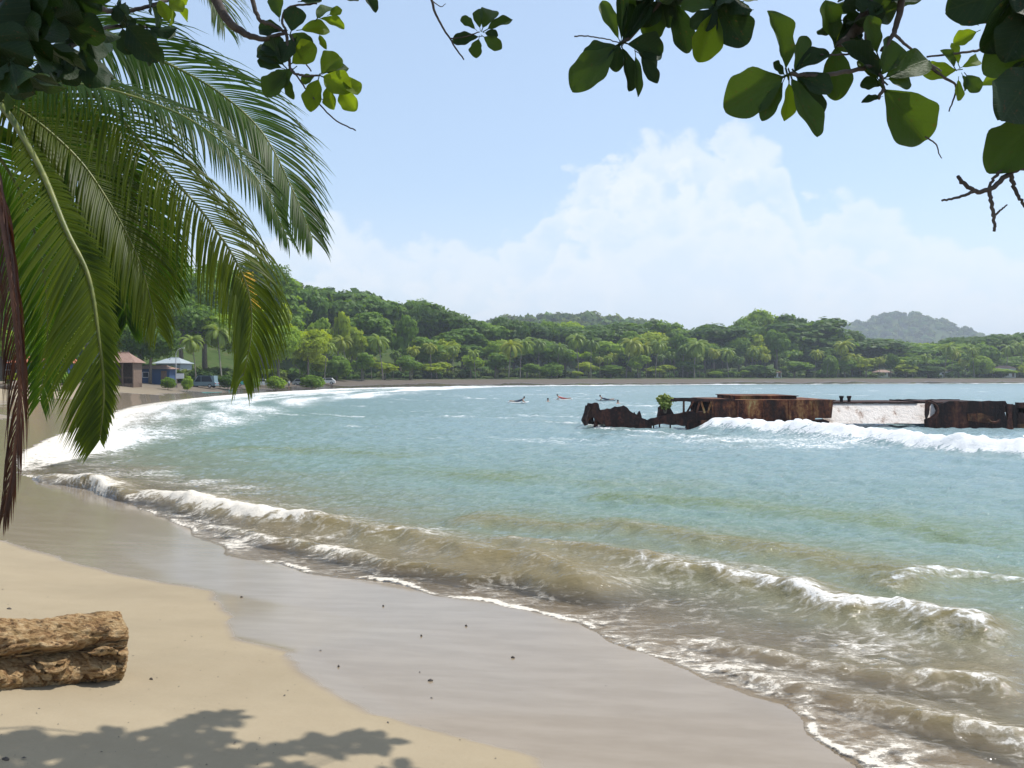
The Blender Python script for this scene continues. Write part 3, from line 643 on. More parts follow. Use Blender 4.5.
m_redroof = simple('red_tin_roof', (0.33, 0.09, 0.05), (0.45, 0.16, 0.09), 3, 0.7); m_wood = simple('weathered_board', (0.10, 0.065, 0.045), (0.20, 0.14, 0.10), 6, 0.9, (3, 3, .4))
m_greywall = plainmat('pale_grey_wall', (0.33, 0.38, 0.41), 0.8); m_glass = plainmat('dark_window_glass', (0.03, 0.04, 0.05), 0.08); m_tyre = plainmat('black_rubber', (0.02, 0.02, 0.02), 0.9)
m_silver = plainmat('silver_paint', (0.45, 0.47, 0.48), 0.3); m_bluecar = plainmat('pale_blue_paint', (0.17, 0.25, 0.28), 0.35); m_lampred = plainmat('red_lamp', (0.4, 0.02, 0.02), 0.2)
m_pole = plainmat('galvanised_pole', (0.5, 0.5, 0.48), 0.5); m_drift = simple('grey_driftwood', (0.13, 0.10, 0.075), (0.30, 0.25, 0.19), 10, 0.9, (1, 1, 1), 0.6)
m_stone = simple('dark_pebble', (0.05, 0.04, 0.035), (0.12, 0.10, 0.08), 40, 0.7)

# ------------------------------------------------------------------ shipwreck
WY = 46.4
def wx(px): return (px - 512) / F * WY
def wz(py): return CH - (py - HOR) / F * WY
wr = empty('shipwreck', (wx(760), WY + 3, 0.0)); wr['label'] = 'long rusted broken barge wreck lying in the surf, middle part painted white'; wr['category'] = 'shipwreck'; wr['group'] = 'wreck'
del wr['group']
def wb(mb, name, m, parent=wr, smooth=False):
    o = mb.build(name, m, parent, smooth); pl = Vector(wr.location)
    o.matrix_parent_inverse = Matrix.Translation(-pl) if parent is wr else Matrix.Identity(4); return o
rw = random.Random(4)
def jag(pts, amt=0.5, n=5):
    out = []
    for (a, b), (c, d) in zip(pts, pts[1:] + pts[:1]):
        out.append((a, b)); L = math.hypot(c - a, d - b); k = int(L / n)
        for i in range(1, k): f = i / k; out.append((a + (c - a) * f + rw.uniform(-amt, amt), b + (d - b) * f + rw.uniform(-amt, amt)))
    return out
def plate(mb, pts, y, th=0.08, amt=0.4, n=5): mb.prism([(wx(a), wz(b)) for a, b in jag(pts, amt, n)], WY + y, WY + y + th); return mb
# bow heap
bow = [(586, 422), (584, 420), (587, 410), (588, 403), (598, 403), (600, 410), (605, 409.5), (611, 409), (615, 406.5), (624, 405.5), (630, 411), (638, 415), (640, 411), (642, 418), (652, 424), (652, 440), (614, 440), (609, 428), (600, 423), (592, 416)]
mb = MB()
for y, sh, sc in ((0, 0, 1), (0.5, 1.0, .97), (1.1, -0.8, .93), (1.8, 1.5, .9)): plate(mb, [(618 + (a - 618) * sc + sh, 440 - (440 - b) * sc) for a, b in bow], y, 0.22, 0.9, 3)
for i in range(26):
    a = rw.uniform(592, 648); top = np.interp(a, [592, 615, 625, 648], [406, 408, 408, 422]); y = rw.uniform(-.15, 2.0)
    mb.tube([(wx(a), WY + y, wz(432)), (wx(a + rw.uniform(-2, 2)), WY + y, wz(top + rw.uniform(0, 8)))], [rw.uniform(.08, .2), rw.uniform(.03, .12)], 5)
wb(mb, 'bow', m_rustdark)
mb = MB(); mb.tube([(wx(588), WY - .1, wz(406)), (wx(586), WY - .15, wz(413)), (wx(584), WY - .2, wz(420)), (wx(586), WY - .2, wz(425))], [.16, .13, .17, .1], 6)
wb(mb, 'anchor', m_rustdark)
# low sunken rail between bow and hull
mb = MB(); plate(mb, [(659, 418), (660, 408), (664, 405), (670, 406), (673, 411), (676, 416)], .25, .5, .5, 3); plate(mb, [(640, 422), (664, 416), (690, 411.5), (722, 411), (722, 421), (706, 424), (702, 434), (688, 434), (687, 426), (664, 424), (655, 425.5), (640, 428)], .1, .35, .5, 4)
plate(mb, [(640, 427), (652, 426), (654, 436), (640, 436)], 2.4, .3, .5, 4)
wb(mb, 'collapsed_side', m_rustdark)
mb = MB()
for a in (655, 661, 672): mb.box(wx(a), wx(a + 1.2), WY + .6, WY + .7, -.6, wz(421))
wb(mb, 'rib', m_rustdark)
# open framing: top beam, posts, leaning ribs
mb = MB(); mb.box(wx(671), wx(735), WY - .02, WY + .14, wz(401.4), wz(399.0)); wb(mb, 'deck_beam', m_rustdark)
mb = MB(); mb.box(wx(671), wx(735), WY + 4.2, WY + 4.35, wz(402), wz(399.8)); wb(mb, 'deck_beam', m_rustdark)
for a, b in ((684, 684), (687, 694), (697, 700), (705, 701), (708, 712), (716, 713)):
    mb = MB(); mb.tube([(wx(a), WY + .06, wz(413)), (wx(b), WY + .06, wz(400.5))], [.07, .06], 4); wb(mb, 'rib', m_rust)
for a in (676, 690, 704):
    mb = MB(); mb.box(wx(a), wx(a + 1.3), WY + .2, WY + 4.2, wz(401.9), wz(400.4)); wb(mb, 'cross_beam', m_rustdark)
# main side plating in separate strakes
edges = [712, 738, 764, 790, 814, 834]
for i, (a, b) in enumerate(zip(edges[:-1], edges[1:])):
    mb = MB(); bot = 421 if i < 4 else 418
    plate(mb, [(a + .15, 400.2), (b - .15, 400.2), (b - .15 - (2 if i == 4 else 0), bot), (a + .15, bot + rw.uniform(-.5, .8))], rw.uniform(0, .05), .07, .25, 5); wb(mb, 'side_plate', m_rust)
for a in edges[1:-1]:
    mb = MB(); mb.box(wx(a) - .05, wx(a) + .05, WY - .06, WY + .01, wz(420), wz(400.6)); wb(mb, 'frame_strip', m_rust)
mb = MB(); plate(mb, [(700, 420), (760, 422), (822, 419), (828, 421), (826, 426), (780, 427), (720, 427), (700, 438), (820, 440), (700, 440)][:8], -.25, .18, .4, 5); wb(mb, 'waterline_ledge', m_rustdark)
mb = MB(); mb.box(wx(714), wx(836), WY + .02, WY + 5.6, wz(400.8), wz(399.9)); wb(mb, 'deck', m_rust)
mb = MB(); mb.box(wx(741), wx(804), WY + 1.2, WY + 5.4, wz(399.7), wz(396.8)); mb.box(wx(739.5), wx(805.5), WY + 1.1, WY + 5.5, wz(396.78), wz(396.1)); wb(mb, 'hatch_cover', m_rust)
mb = MB(); plate(mb, [(712, 401), (834, 401), (830, 440), (712, 440)], 5.5, .08, .3, 5); wb(mb, 'far_side', m_rustdark)
# torn end
mb = MB(); plate(mb, [(831, 399.5), (835, 400), (834, 407), (830, 413), (822, 416), (822, 408)], .3, .1, .4, 3); wb(mb, 'torn_plate', m_rustdark)
# white hull section
for a, b in ((824, 858), (858.2, 892), (892.2, 947)):
    mb = MB(); plate(mb, [(a, 404.4), (b, 404.6), (b, 424.5), (a + (6 if a < 830 else 0), 424)], 1.6, .08, .2, 6); mb.v = [(x, y + (z - wz(404)) * .9, z) for x, y, z in mb.v]; wb(mb, 'white_side_plate', m_whitehull)
mb = MB(); mb.box(wx(834), wx(931), WY + 1.5, WY + 5.4, wz(404.4), wz(403.0)); wb(mb, 'deck_edge', m_rustdark)
for a in (855.5, 863.5):
    mb = MB(); x = wx(a + 1.6); mb.tube([(x, WY + 2.2, wz(404)), (x, WY + 2.2, wz(400)), (x, WY + 2.2, wz(398.2)), (x, WY + 2.2, wz(396.8))], [.085, .085, .12, .12], 10); wb(mb, 'bollard', m_rustdark)
mb = MB(); plate(mb, [(876, 419.5), (881, 418.5), (884, 421), (880, 423), (875, 423)], 1.4, .2, .3, 2); wb(mb, 'hull_debris', m_rustdark)
# stern block
mb = MB(); plate(mb, [(947, 404), (952, 402), (954, 401.4), (1011, 401.2), (1012.5, 404), (1010, 412), (1013, 420), (1012, 436), (930, 436), (929.5, 420), (935, 418), (940, 414), (942, 409), (942, 405)], .5, .12, .5, 4); wb(mb, 'stern_plate', m_rustdark)
mb = MB(); plate(mb, [(934, 402), (1012, 402), (1012, 436), (934, 436)], 5.4, .1, .4, 5); mb.box(wx(946), wx(1012), WY + .7, WY + 5.3, wz(404.4), wz(402.8)); wb(mb, 'stern_deck', m_rustdark)
mb = MB(); plate(mb, [(972, 414), (986, 413.5), (992, 416), (1000, 417), (1004, 421), (1000, 424), (985, 423), (973, 421)], .42, .06, .4, 3); wb(mb, 'patch_plate', m_rust)
mb = MB(); pts = []
for i in range(9): th_ = R(-70 + 20 * i); pts.append((wx(931 + 11.5 * math.cos(th_) * .95), WY + .38, wz(411 - 9 * math.sin(th_))))
mb.tube(pts, .05, 5); wb(mb, 'bent_flange', m_rustdark); mb = MB(); plate(mb, [(930.5, 400.6), (935.5, 400.2), (937, 402), (934, 407), (933.5, 414), (930.5, 421), (929.6, 412)], .45, .12, .4, 3); plate(mb, [(936, 401), (943, 403.5), (942, 405), (935, 403)], .45, .1, .2, 3); wb(mb, 'torn_plate', m_rustdark)
mb = MB(); pts = [(wx(998 + 6 * math.cos(R(200 + 20 * i)) * 1.1), WY + .36, wz(418 - 5 * math.sin(R(200 + 20 * i)))) for i in range(8)]; mb.tube(pts, .07, 5); wb(mb, 'bent_flange', m_rust)
for k, (a, b, ytop) in enumerate(((1014, 1020, 404), (1021.5, 1026, 405), (1028, 1060, 403))):
    mb = MB(); plate(mb, [(a, ytop), (b, ytop + .4), (b - 1, 415), (b + .5, 436), (a - 1, 436), (a + .6, 416)], .6 + .2 * k, .2, .5, 3); wb(mb, 'torn_plate', m_rustdark)
mb = MB(); plate(mb, [(1010, 408), (1060, 409), (1060, 414), (1011, 413)], 1.0, .12, .3, 5); plate(mb, [(1008, 425), (1060, 425), (1060, 436), (1008, 436)], .9, .12, .3, 5); wb(mb, 'stern_rail', m_rust)
# plant growing on it
pb = empty('grass_tuft', (wx(666), WY + .3, wz(411.5))); tag(pb, 'bright yellow-green bushy plant growing on the wreck near its broken bow', 'plant')
v, f = crown_arrays(77, 0.86, 0.8, 14, 110, 0.11, 0.95); v[:, 2] += .50
mtuft = leafmat('tuft_foliage', (0.12, 0.18, 0.03), (0.22, 0.27, 0.04), 0.35, (0.4, 0.42, 0.05), 0.5, False, 6)
link('foliage', mesh_np('foliage', v, f, False), mtuft, pb)
mb = MB()
for i in range(7): a = i * .9; mb.tube([(math.cos(a) * .06, math.sin(a) * .06, -.1), (math.cos(a) * .2, math.sin(a) * .2, .5)], [.025, .012], 5)
mb.build('stems', m_bark, pb)

# ------------------------------------------------------------------ people
def skin_body(name, pts, edges, rad, parent, mats, matfn):
    me = bpy.data.meshes.new(name); me.from_pydata(pts, edges, []); o = link(name, me, None, parent)
    md = o.modifiers.new('Skin', 'SKIN'); md.use_smooth_shade = True
    for i, sv in enumerate(me.skin_vertices[0].data): sv.radius = (rad[i], rad[i]); sv.use_root = (i == 0)
    o.modifiers.new('Sub', 'SUBSURF').levels = 1
    dg = bpy.context.evaluated_depsgraph_get(); ev = bpy.data.meshes.new_from_object(o.evaluated_get(dg)); o.modifiers.clear(); o.data = ev; ev.name = name
    ev.materials.clear()
    for m in mats: ev.materials.append(m)
    for pl in ev.polygons: pl.material_index = matfn(pl.center); pl.use_smooth = True
    return o
def ell(mb, c, r, n=10, m=7):
    pts = []; rad = []
    for i in range(m): t_ = math.pi * (0.02 + 0.96 * i / (m - 1)); pts.append((c[0], c[1], c[2] - r[2] * math.cos(t_))); rad.append(r[0] * math.sin(t_))
    return mb.tube(pts, rad, n)
def standing(loc, label, cloth_top, cloth_leg, rz):
    e = empty('person', loc, rz); tag(e, label, 'person')
    P = [(0, 0, .95), (0, .01, 1.15), (0, .02, 1.38), (0, 0, 1.5), (0, -.02, 1.62), (0, -.02, 1.72),
         (.19, 0, 1.42), (.25, .03, 1.15), (.24, -.08, .90), (.24, -.13, .80), (-.19, 0, 1.42), (-.26, .0, 1.15), (-.28, -.05, .88), (-.28, -.08, .78),
         (.1, 0, .88), (.12, -.06, .50), (.12, .02, .09), (.12, -.14, .03), (-.1, 0, .88), (-.13, .08, .50), (-.14, .14, .09), (-.14, -.0, .03)]
    E = [(0, 1), (1, 2), (2, 3), (3, 4), (4, 5), (2, 6), (6, 7), (7, 8), (8, 9), (2, 10), (10, 11), (11, 12), (12, 13), (0, 14), (14, 15), (15, 16), (16, 17), (0, 18), (18, 19), (19, 20), (20, 21)]
    Rr = [.14, .135, .15, .06, .09, .085, .07, .05, .035, .035, .07, .05, .035, .035, .10, .065, .045, .035, .10, .065, .045, .035]
    skin_body('body', P, E, Rr, e, [m_skin, cloth_top, cloth_leg], lambda c: 2 if .45 < c.z < .98 and abs(c.x) < .21 else (1 if .98 <= c.z < 1.46 else 0))
    mb = MB(); ell(mb, (0, .01, 1.70), (.115, .115, .10)); mb.build('hair', m_hair, e, True); return e
pp = at_ground(289, 388.3); standing(pp, 'person in dark shorts standing at the water edge of the left beach', m_whitep, m_navy, R(150))
def prone(loc, label, cloth, rz, up=0.28):
    e = empty('person', loc, rz); e.scale = (.9, .9, .9); tag(e, label, 'person', 'people in the water')
    P = [(0, 0, .12), (.25, 0, .16 + up * .25), (.5, 0, .2 + up * .8), (.6, 0, .28 + up * .95), (.70, 0, .36 + up), (.78, 0, .40 + up),
         (.48, .2, .2 + up * .7), (.62, .32, .1), (.75, .32, -.02), (.84, .30, -.03), (.48, -.2, .2 + up * .7), (.62, -.32, .1), (.75, -.32, -.02), (.84, -.30, -.03),
         (-.1, .09, .11), (-.5, .10, .11), (-.9, .10, .12), (-1.02, .10, .12), (-.1, -.09, .11), (-.5, -.1, .11), (-.88, -.12, .16), (-1.0, -.12, .2)]
    E = [(0, 1), (1, 2), (2, 3), (3, 4), (4, 5), (2, 6), (6, 7), (7, 8), (8, 9), (2, 10), (10, 11), (11, 12), (12, 13), (0, 14), (14, 15), (15, 16), (16, 17), (0, 18), (18, 19), (19, 20), (20, 21)]
    Rr = [.13, .13, .14, .06, .09, .085, .07, .05, .035, .035, .07, .05, .035, .035, .10, .065, .045, .03, .10, .065, .045, .03]
    skin_body('body', P, E, Rr, e, [m_skin, cloth], lambda c: 1 if -.45 < c.x < .52 and abs(c.y) < .24 else 0)
    mb = MB(); ell(mb, (.72, 0, .47 + up), (.11, .11, .09)); mb.build('hair', m_hair, e, True); return e
def board(loc, label, m, rz, L=2.3, cat='surfboard', grp='boards in the water'):
    e = empty('surfboard', loc, rz); tag(e, label, cat, grp); V = []; Fc = []; n = 18
    for k, zf in ((0, -1), (1, 1)):
        for i in range(n + 1):
            u = -1 + 2 * i / n; wv = .27 * (max(0, 1 - abs(u) ** 2.4)) ** .6 + .002; rock = .10 * abs(u) ** 3
            V += [(u * L / 2, -wv, rock), (u * L / 2, -wv * .6, rock + zf * .035), (u * L / 2, wv * .6, rock + zf * .035), (u * L / 2, wv, rock)]
    for k in range(2):
        for i in range(n):
            for j in range(3): a = k * (n + 1) * 4 + i * 4 + j; Fc.append((a, a + 1, a + 5, a + 4))
    me = bpy.data.meshes.new('deck'); me.from_pydata(V, [], Fc); me.update(); link('deck', me, m, e)
    mb = MB(); mb.prism([(-L / 2 + .12, 0), (-L / 2 + .30, 0), (-L / 2 + .14, -.16)], -.008, .008); mb.build('fin', m, e); return e
for px, py, lab, cl, rz, bl, bm_ in ((518, 403.5, 'surfer in dark top lying on a white board, leftmost in the water', m_navy, R(10), 'white board under the leftmost surfer', m_whitep),
                                    (563, 400.5, 'surfer in red lying on a long pale board', m_red, R(172), 'pale long board under the surfer in red', m_whitep),
                                    (606, 401.5, 'surfer in dark clothes paddling just behind the wreck bow', m_navy, R(168), 'dark board under the surfer behind the wreck bow', m_navy)):
    x, y = flat(px, py); b = board((x, y, .10), bl, bm_, rz); prone((x, y, .14), lab, cl, rz, .10)
def swimmer(px, py, lab):
    x, y = flat(px, py); e = empty('person', (x, y, 0), R(40)); tag(e, lab, 'person', 'people in the water')
    P = [(0, 0, -.35), (0, 0, -.05), (0, 0, .12), (0, 0, .22), (0, 0, .34), (.2, 0, .02), (.32, -.2, -.05), (.3, -.42, .0), (-.2, 0, .02), (-.32, -.2, -.05), (-.3, -.42, .0)]
    E = [(0, 1), (1, 2), (2, 3), (3, 4), (1, 5), (5, 6), (6, 7), (1, 8), (8, 9), (9, 10)]
    skin_body('body', P, E, [.14, .15, .06, .09, .085, .07, .05, .04, .07, .05, .04], e, [m_skin], lambda c: 0)
    mb = MB(); ell(mb, (0, .02, .34), (.115, .115, .10)); mb.build('hair', m_hair, e, True)
swimmer(548, 402, 'swimmer with only head and shoulders above water between two surfers'); swimmer(618, 404, 'swimmer with head above water right of the wreck bow surfer')
bp = at_ground(209, 393.2); board(bp + Vector((0, 0, .1)), 'turquoise canoe-like board lying on the wet left beach', m_teal, R(-8), 4.2, 'board', 'boards'); 

# ------------------------------------------------------------------ vehicles
def car(px, D, label, paint, rz, L=4.2, Hh=1.5, van=False):
    p = on_land(px, D); e = empty('parked_car', p, rz); tag(e, label, 'car', 'cars parked behind the left beach'); h = Hh
    side = [(-L / 2, .35), (L / 2, .35), (L / 2, .78), (L / 2 - .25, .9), (-L / 2 + .1, .95), (-L / 2, .8)]
    MB().prism(side, -.82, .82).build('body', paint, e)
    cab = [(-L / 2 + .15, .95), (L * .28, .91), (L * .12, h), (-L / 2 + (.25 if van else .75), h)]
    MB().prism(cab, -.72, .72).build('cabin', paint, e)
    for s in (-1, 1):
        y0, y1 = (.722, .735) if s > 0 else (-.735, -.722)
        for a0, a1, b0, b1 in ((-L / 2 + .5, -.05, -L / 2 + .85, -.05), (.05, L * .23, .05, L * .10)):
            MB().prism([(a0, 1.0), (a1, 1.0), (b1, h - .08), (b0, h - .08)], y0, y1).build('window', m_glass, e)
        for x in (-L * .31, L * .31):
            wv = MB().tube([(x, s * .66, .33), (x, s * .84, .33)], .33, 14).build('wheel', m_tyre, e)
            MB().tube([(x, s * .841, .33), (x, s * .855, .33)], .19, 10).build('rim', m_silver, wv)
        MB().box(L / 2, L / 2 + .02, s * .6 - .15, s * .6 + .15, .62, .76).build('headlight', m_silver, e)
        MB().box(-L / 2 - .02, -L / 2, s * .62 - .12, s * .62 + .12, .62, .8).build('tail_light', m_lampred, e)
    return e
car(203, 146, 'pale blue van parked behind the beach right of the lamp post', m_bluecar, R(175), 4.8, 2.0, True)
car(262, 172, 'white car parked under the drooping tree left of the standing person', m_whitep, R(10)); car(303, 190, 'silver car parked right above the standing person', m_silver, R(-8))
car(326, 202, 'white car parked beside the bend of the beach, rightmost of the cars', m_whitep, R(185)); car(231, 160, 'teal pickup behind the hanging frond tip', m_teal, R(20), 4.6, 1.7)

# ------------------------------------------------------------------ huts and houses
def house(name, px, D, W, Dp, h, rh, wallm, roofm, label, rz=0.0, openfront=False, wins=2, z_up=0.0, dim_window=m_glass):
    p = on_land(px, D); e = empty(name, p + Vector((0, 0, z_up)), rz); tag(e, label, 'house')
    if openfront:
        for x in (-W / 2, -W / 6, W / 6, W / 2):
            MB().box(x - .08, x + .08, -Dp / 2 - .08, -Dp / 2 + .08, -.5, h).build('post', m_wood, e)
        MB().box(-W / 2, W / 2, Dp / 2 - .1, Dp / 2, -.5, h).build('wall', wallm, e); MB().box(-W / 2, -W / 2 + .1, -Dp / 2 + .1, Dp / 2 - .11, -.5, h).build('wall', wallm, e); MB().box(W / 2 - .1, W / 2, -Dp / 2 + .1, Dp / 2 - .11, -.5, h).build('wall', wallm, e)
        MB().box(-W / 2 + .1, W / 2 - .1, -Dp / 2 - .04, -Dp / 2 + .04, .85, .97).build('rail', m_wood, e); MB().box(-W / 2, W / 2, -Dp / 2 + .12, Dp / 2 - .12, -.5, .12).build('floor', m_wood, e)
    else:
        MB().box(-W / 2, W / 2, -Dp / 2, Dp / 2, -.6, h).build('wall', wallm, e)
        for k in range(wins):
            x = -W / 2 + W * (k + .6) / (wins + .9); wv = MB().box(x - .5, x + .5, -Dp / 2 - .05, -Dp / 2 - .004, h * .42, h * .8).build('window', m_whitep, e); MB().box(x - .42, x + .42, -Dp / 2 - .07, -Dp / 2 - .052, h * .45, h * .77).build('pane', dim_window, wv)
        x = W / 2 - W * .16; dv = MB().box(x - .45, x + .45, -Dp / 2 - .05, -Dp / 2 - .004, 0, 2.0).build('door', m_wood, e); MB().box(x + .3, x + .36, -Dp / 2 - .1, -Dp / 2 - .052, .95, 1.08).build('handle', m_silver, dv)
    ov = .5; rb = MB()
    rb.v = [(-W / 2 - ov, -Dp / 2 - ov, h), (W / 2 + ov, -Dp / 2 - ov, h), (W / 2 + ov, Dp / 2 + ov, h), (-W / 2 - ov, Dp / 2 + ov, h), (-W / 2 + Dp * .28, 0, h + rh), (W / 2 - Dp * .28, 0, h + rh)]
    rb.f = [(0, 1, 5, 4), (1, 2, 5), (2, 3, 4, 5), (3, 0, 4), (3, 2, 1, 0)]
    ro = rb.build('roof', roofm, e); MB().tube([(-W / 2 + Dp * .28, 0, h + rh + .03), (W / 2 - Dp * .28, 0, h + rh + .03)], .09, 6).build('ridge_cap', roofm, ro)
    return e
house('beach_hut', 122, 124, 4.2, 4, 3.0, 1.4, m_wood, m_tin, 'brown open-fronted beach hut with faded tin roof right of the palm frond', R(6), True, z_up=.15)
house('grey_house', 174, 156, 4.4, 4.5, 3.2, 1.0, m_greywall, m_greywall, 'pale grey house behind the lamp post', R(-5), wins=1)
house('blue_house', 46, 122, 7, 5, 2.6, 1.5, m_blue, m_redroof, 'blue-walled house with red roof left of the green frond', R(8))
house('blue_shed', 156, 140, 5.4, 3, 2.3, .5, m_blue, m_tin, 'low blue shed between the hut and the grey house', 0, wins=1)
house('red_roof_house', 14, 128, 7, 5, 3.6, 2.2, m_wood, m_redroof, 'red-roofed brown house at left edge behind the brown frond', R(4))
for px, D, W, h, lab in ((1004, 372, 7, 3.6, 'white house near the right edge of the far shore'), (944, 368, 6, 2.2, 'low white house left of the one at the right edge of far shore'), (882, 362, 5.5, 1.8, 'small pale house among shrubs, above the white part of the wreck'), (773, 345, 5, 1.7, 'small white house far above the wreck hatch')):
    house('white_house', px, D - 4, W, 5, h, 1.0, m_whitep, m_tin, lab, 0, wins=2, z_up=.3)
# sign and lamp post
p = on_land(176, 138); e = empty('street_lamp', p); tag(e, 'thin pale lamp post with curved arm beside the grey house', 'street lamp')
MB().tube([(0, 0, -.5), (0, 0, 3.5), (0, 0, 5.2), (.25, 0, 5.8), (.9, 0, 6.1)], [.09, .07, .06, .05, .045], 8).build('pole', m_pole, e, True); MB().box(.8, 1.35, -.1, .1, 6.02, 6.14).build('lamp_head', m_pole, e)
p = on_land(180, 136); e = empty('notice_board', p); tag(e, 'blank white notice board on two posts beside the lamp post', 'sign')
MB().box(-.6, .6, -.04, .04, 1.5, 2.3).build('panel', m_whitep, e)
for x in (-.5, .5): MB().box(x - .04, x + .04, .045, .12, -.4, 2.2).build('post', m_wood, e)
# driftwood, stones on the left beach
def drift(px, py, lab, n, L, seed):
    q = at_ground(px, py); e = empty('driftwood', q); tag(e, lab, 'driftwood'); r = random.Random(seed)
    for i in range(n):
        a = r.uniform(-.5, .5) if i == 0 else r.uniform(0, 6.28); l = L * (1 if i == 0 else r.uniform(.2, .45)); s0 = Vector((0, 0, .18)) if i == 0 else Vector((r.uniform(-.4, .4) * L, 0, .25))
        d = Vector((math.cos(a) * l / 2, math.sin(a) * l / 2, 0 if i == 0 else l * r.uniform(.15, .5)))
        st = s0 - d if i == 0 else s0; mid = (st + s0 + d) / 2 + Vector((0, 0, r.uniform(0, .15)))
        MB().tube([st, mid, s0 + d], [L * .05, L * .045, L * .02], 7).build('limb', m_drift, e, True)
drift(48, 392.5, 'tangled grey driftwood on the left beach behind the fronds', 9, 3.2, 3); drift(12, 390, 'long bare driftwood log at left edge of the far left beach', 3, 5.5, 8); drift(166, 383, 'dark driftwood branch below the lamp post', 6, 3.0, 5)
for i, (px, py) in enumerate([(196, 384.0), (206, 383.2), (216, 384.3), (212, 382.6)]):
    q = at_ground(px, py); v, f = crown_arrays(5, 1, 1, 1, 1, .1); mb = MB(); r = random.Random(i); ell(mb, (0, 0, .25), (r.uniform(.9, 1.6), 1, .55), 9, 6)
    mb.v = [(a * r.uniform(.85, 1.15), b * r.uniform(.7, 1.1), c * r.uniform(.85, 1.15)) for a, b, c in mb.v]
    o = mb.build('boulder', m_tin); o.location = q; tag(o, 'reddish boulder on the beach below the pale blue van, %s from the left' % ['first', 'second', 'fourth', 'third'][i], 'rock', 'reddish boulders below the van')

# ------------------------------------------------------------------ foreground log
m_log, t = mat('sunbleached_log')
v = t.n('ShaderNodeTexCoord').outputs['Object']; n1 = t.noise(t.map(v, (2.2, 9, 9)), 2.4, 8, 0.66, .4); n2 = t.noise(t.map(v, (1, 2.2, 2.2)), 5, 6, 0.6); n3 = t.noise(t.map(v, (5, 22, 22)), 3, 5, .7)
c = t.ramp(n1, [(0.30, (0.085, 0.042, 0.018)), (0.42, (0.23, 0.13, 0.055)), (0.52, (0.40, 0.26, 0.125)), (0.68, (0.54, 0.40, 0.23))])
c = t.mix(t.m('MULTIPLY', t.sstep(t.noise(t.map(v, (3, 6, 6)), 3.3, 5, .65), .54, .64), .8), c, (0.05, 0.026, 0.013)); c = t.mix(t.m('MULTIPLY', t.sstep(n2, .5, .7), .55), c, (0.22, 0.145, 0.05)); c = t.mix(t.m('MULTIPLY', t.sstep(n3, .5, .66), .35), c, (0.12, 0.065, 0.03))  # dark crevices painted in as noise patches, along with varied wood tone
b = t.n('ShaderNodeBump', {'Height': t.m('ADD', n1, t.m('MULTIPLY', n3, .6)), 'Strength': 1.0, 'Distance': 0.035})
t.n('ShaderNodeOutputMaterial', {'Surface': t.n('ShaderNodeBsdfPrincipled', {'Base Color': c, 'Roughness': .8, 'Normal': b, 'Specular IOR Level': .25})})
ge = at_ground(108, 684); g2 = at_ground(-190, 700)
NA, NL, NC = 200, 260, 26
ax0 = Vector((ge.x, ge.y + .13, 0)); ax1 = Vector((g2.x, g2.y - .05, 0)); adir = (ax1 - ax0); Lg = adir.length; adir.normalize(); nrm = Vector((-adir.y, adir.x, 0))
if nrm.y > 0: nrm = -nrm
V = []
def logr(u, a):
    """radius at length u (m) and angle a (0 = up, pi/2 = towards the viewer)"""
    a = np.where(a > 4.71, a - 2 * math.pi, a); r0 = .285 - .04 * u
    x = u * 1.0; ca, sa = np.cos(a), np.sin(a)
    big = (fbm(x * 2.6 + 14, a * .9 + 3.3, 3) - .5) * .09
    fine = -np.abs(fbm(x * 4.5 + 1, a * 3.4, 4) - .5) * .10 - np.abs(fbm(x * 7 + 9, a * 11.0, 3) - .5) * .04
    front = np.exp(-((a - 1.75) / .60) ** 2)
    g = fbm(x * 4.2 + 20, a * 2.1 + 7, 3, .55)
    gouge = -front * (.22 * sm(g, .53, .64) + .05 * sm(1 - np.abs(fbm(x * 9 + 3, a * 6, 3) - .5) * 2, .93, .995))
    gouge += -.22 * np.exp(-((a - 1.75) / .5) ** 2 - ((u - .31) / .085) ** 2) - .12 * np.exp(-((a - 1.75) / .22) ** 2 - ((u - .10) / .07) ** 2) + .05 * np.exp(-((a - 2.05) / .15) ** 2 - ((u - .12) / .09) ** 2)
    pits = sm(fbm(x * 6.5 + 31, a * 3.4 + 2, 3), .54, .64)
    gouge += -.13 * np.exp(-((a - 1.5) / .6) ** 2) * pits
    groove = -.015 * np.exp(-((a - .62 - .25 * np.sin(x * 3)) / .09) ** 2)
    return np.maximum(r0 + big + fine + gouge + groove, .03)
us = np.linspace(0, Lg, NL); an = np.linspace(0, 2 * math.pi, NA, endpoint=False)
rings = []
for k in range(NC):                                      # rough broken end
    f = (k + .3) / NC; rr_ = logr(np.zeros(NA), an) * math.sin(f * math.pi / 2) ** .55
    inset = -.05 * math.cos(f * math.pi / 2) + (fbm(np.cos(an) * rr_ * 14 + 5, np.sin(an) * rr_ * 14 + 2, 3) - .5) * .05 * (1 - f ** 4)
    rings.append((inset, rr_))
for u in us: rings.append((np.full(NA, u), logr(np.full(NA, u), an) ))
for u, r_ in rings:
    cz = .24 - .03 * u; up = np.cos(an) * r_; fw = np.sin(an) * r_
    up = np.maximum(up + cz, -.03) - cz
    V.append(np.stack([ax0.x + adir.x * u + nrm.x * fw, ax0.y + adir.y * u + nrm.y * fw, np.interp(u, [0, Lg], [ge.z, g2.z]) + cz + up], 1))
V = np.concatenate(V); n = len(rings); idx = np.arange(n * NA).reshape(n, NA); nx = np.roll(idx, -1, 1)
Q = np.stack([idx[:-1], idx[1:], nx[1:], nx[:-1]], -1).reshape(-1, 4)
o_ = Vector((ax0.x, ax0.y, ge.z))
lo = link('driftwood_log', mesh_np('driftwood_log', V - np.array(o_), Q, True), m_log); lo.location = o_
tag(lo, 'thick sun-bleached hollow driftwood log lying on the dry sand in front', 'log')
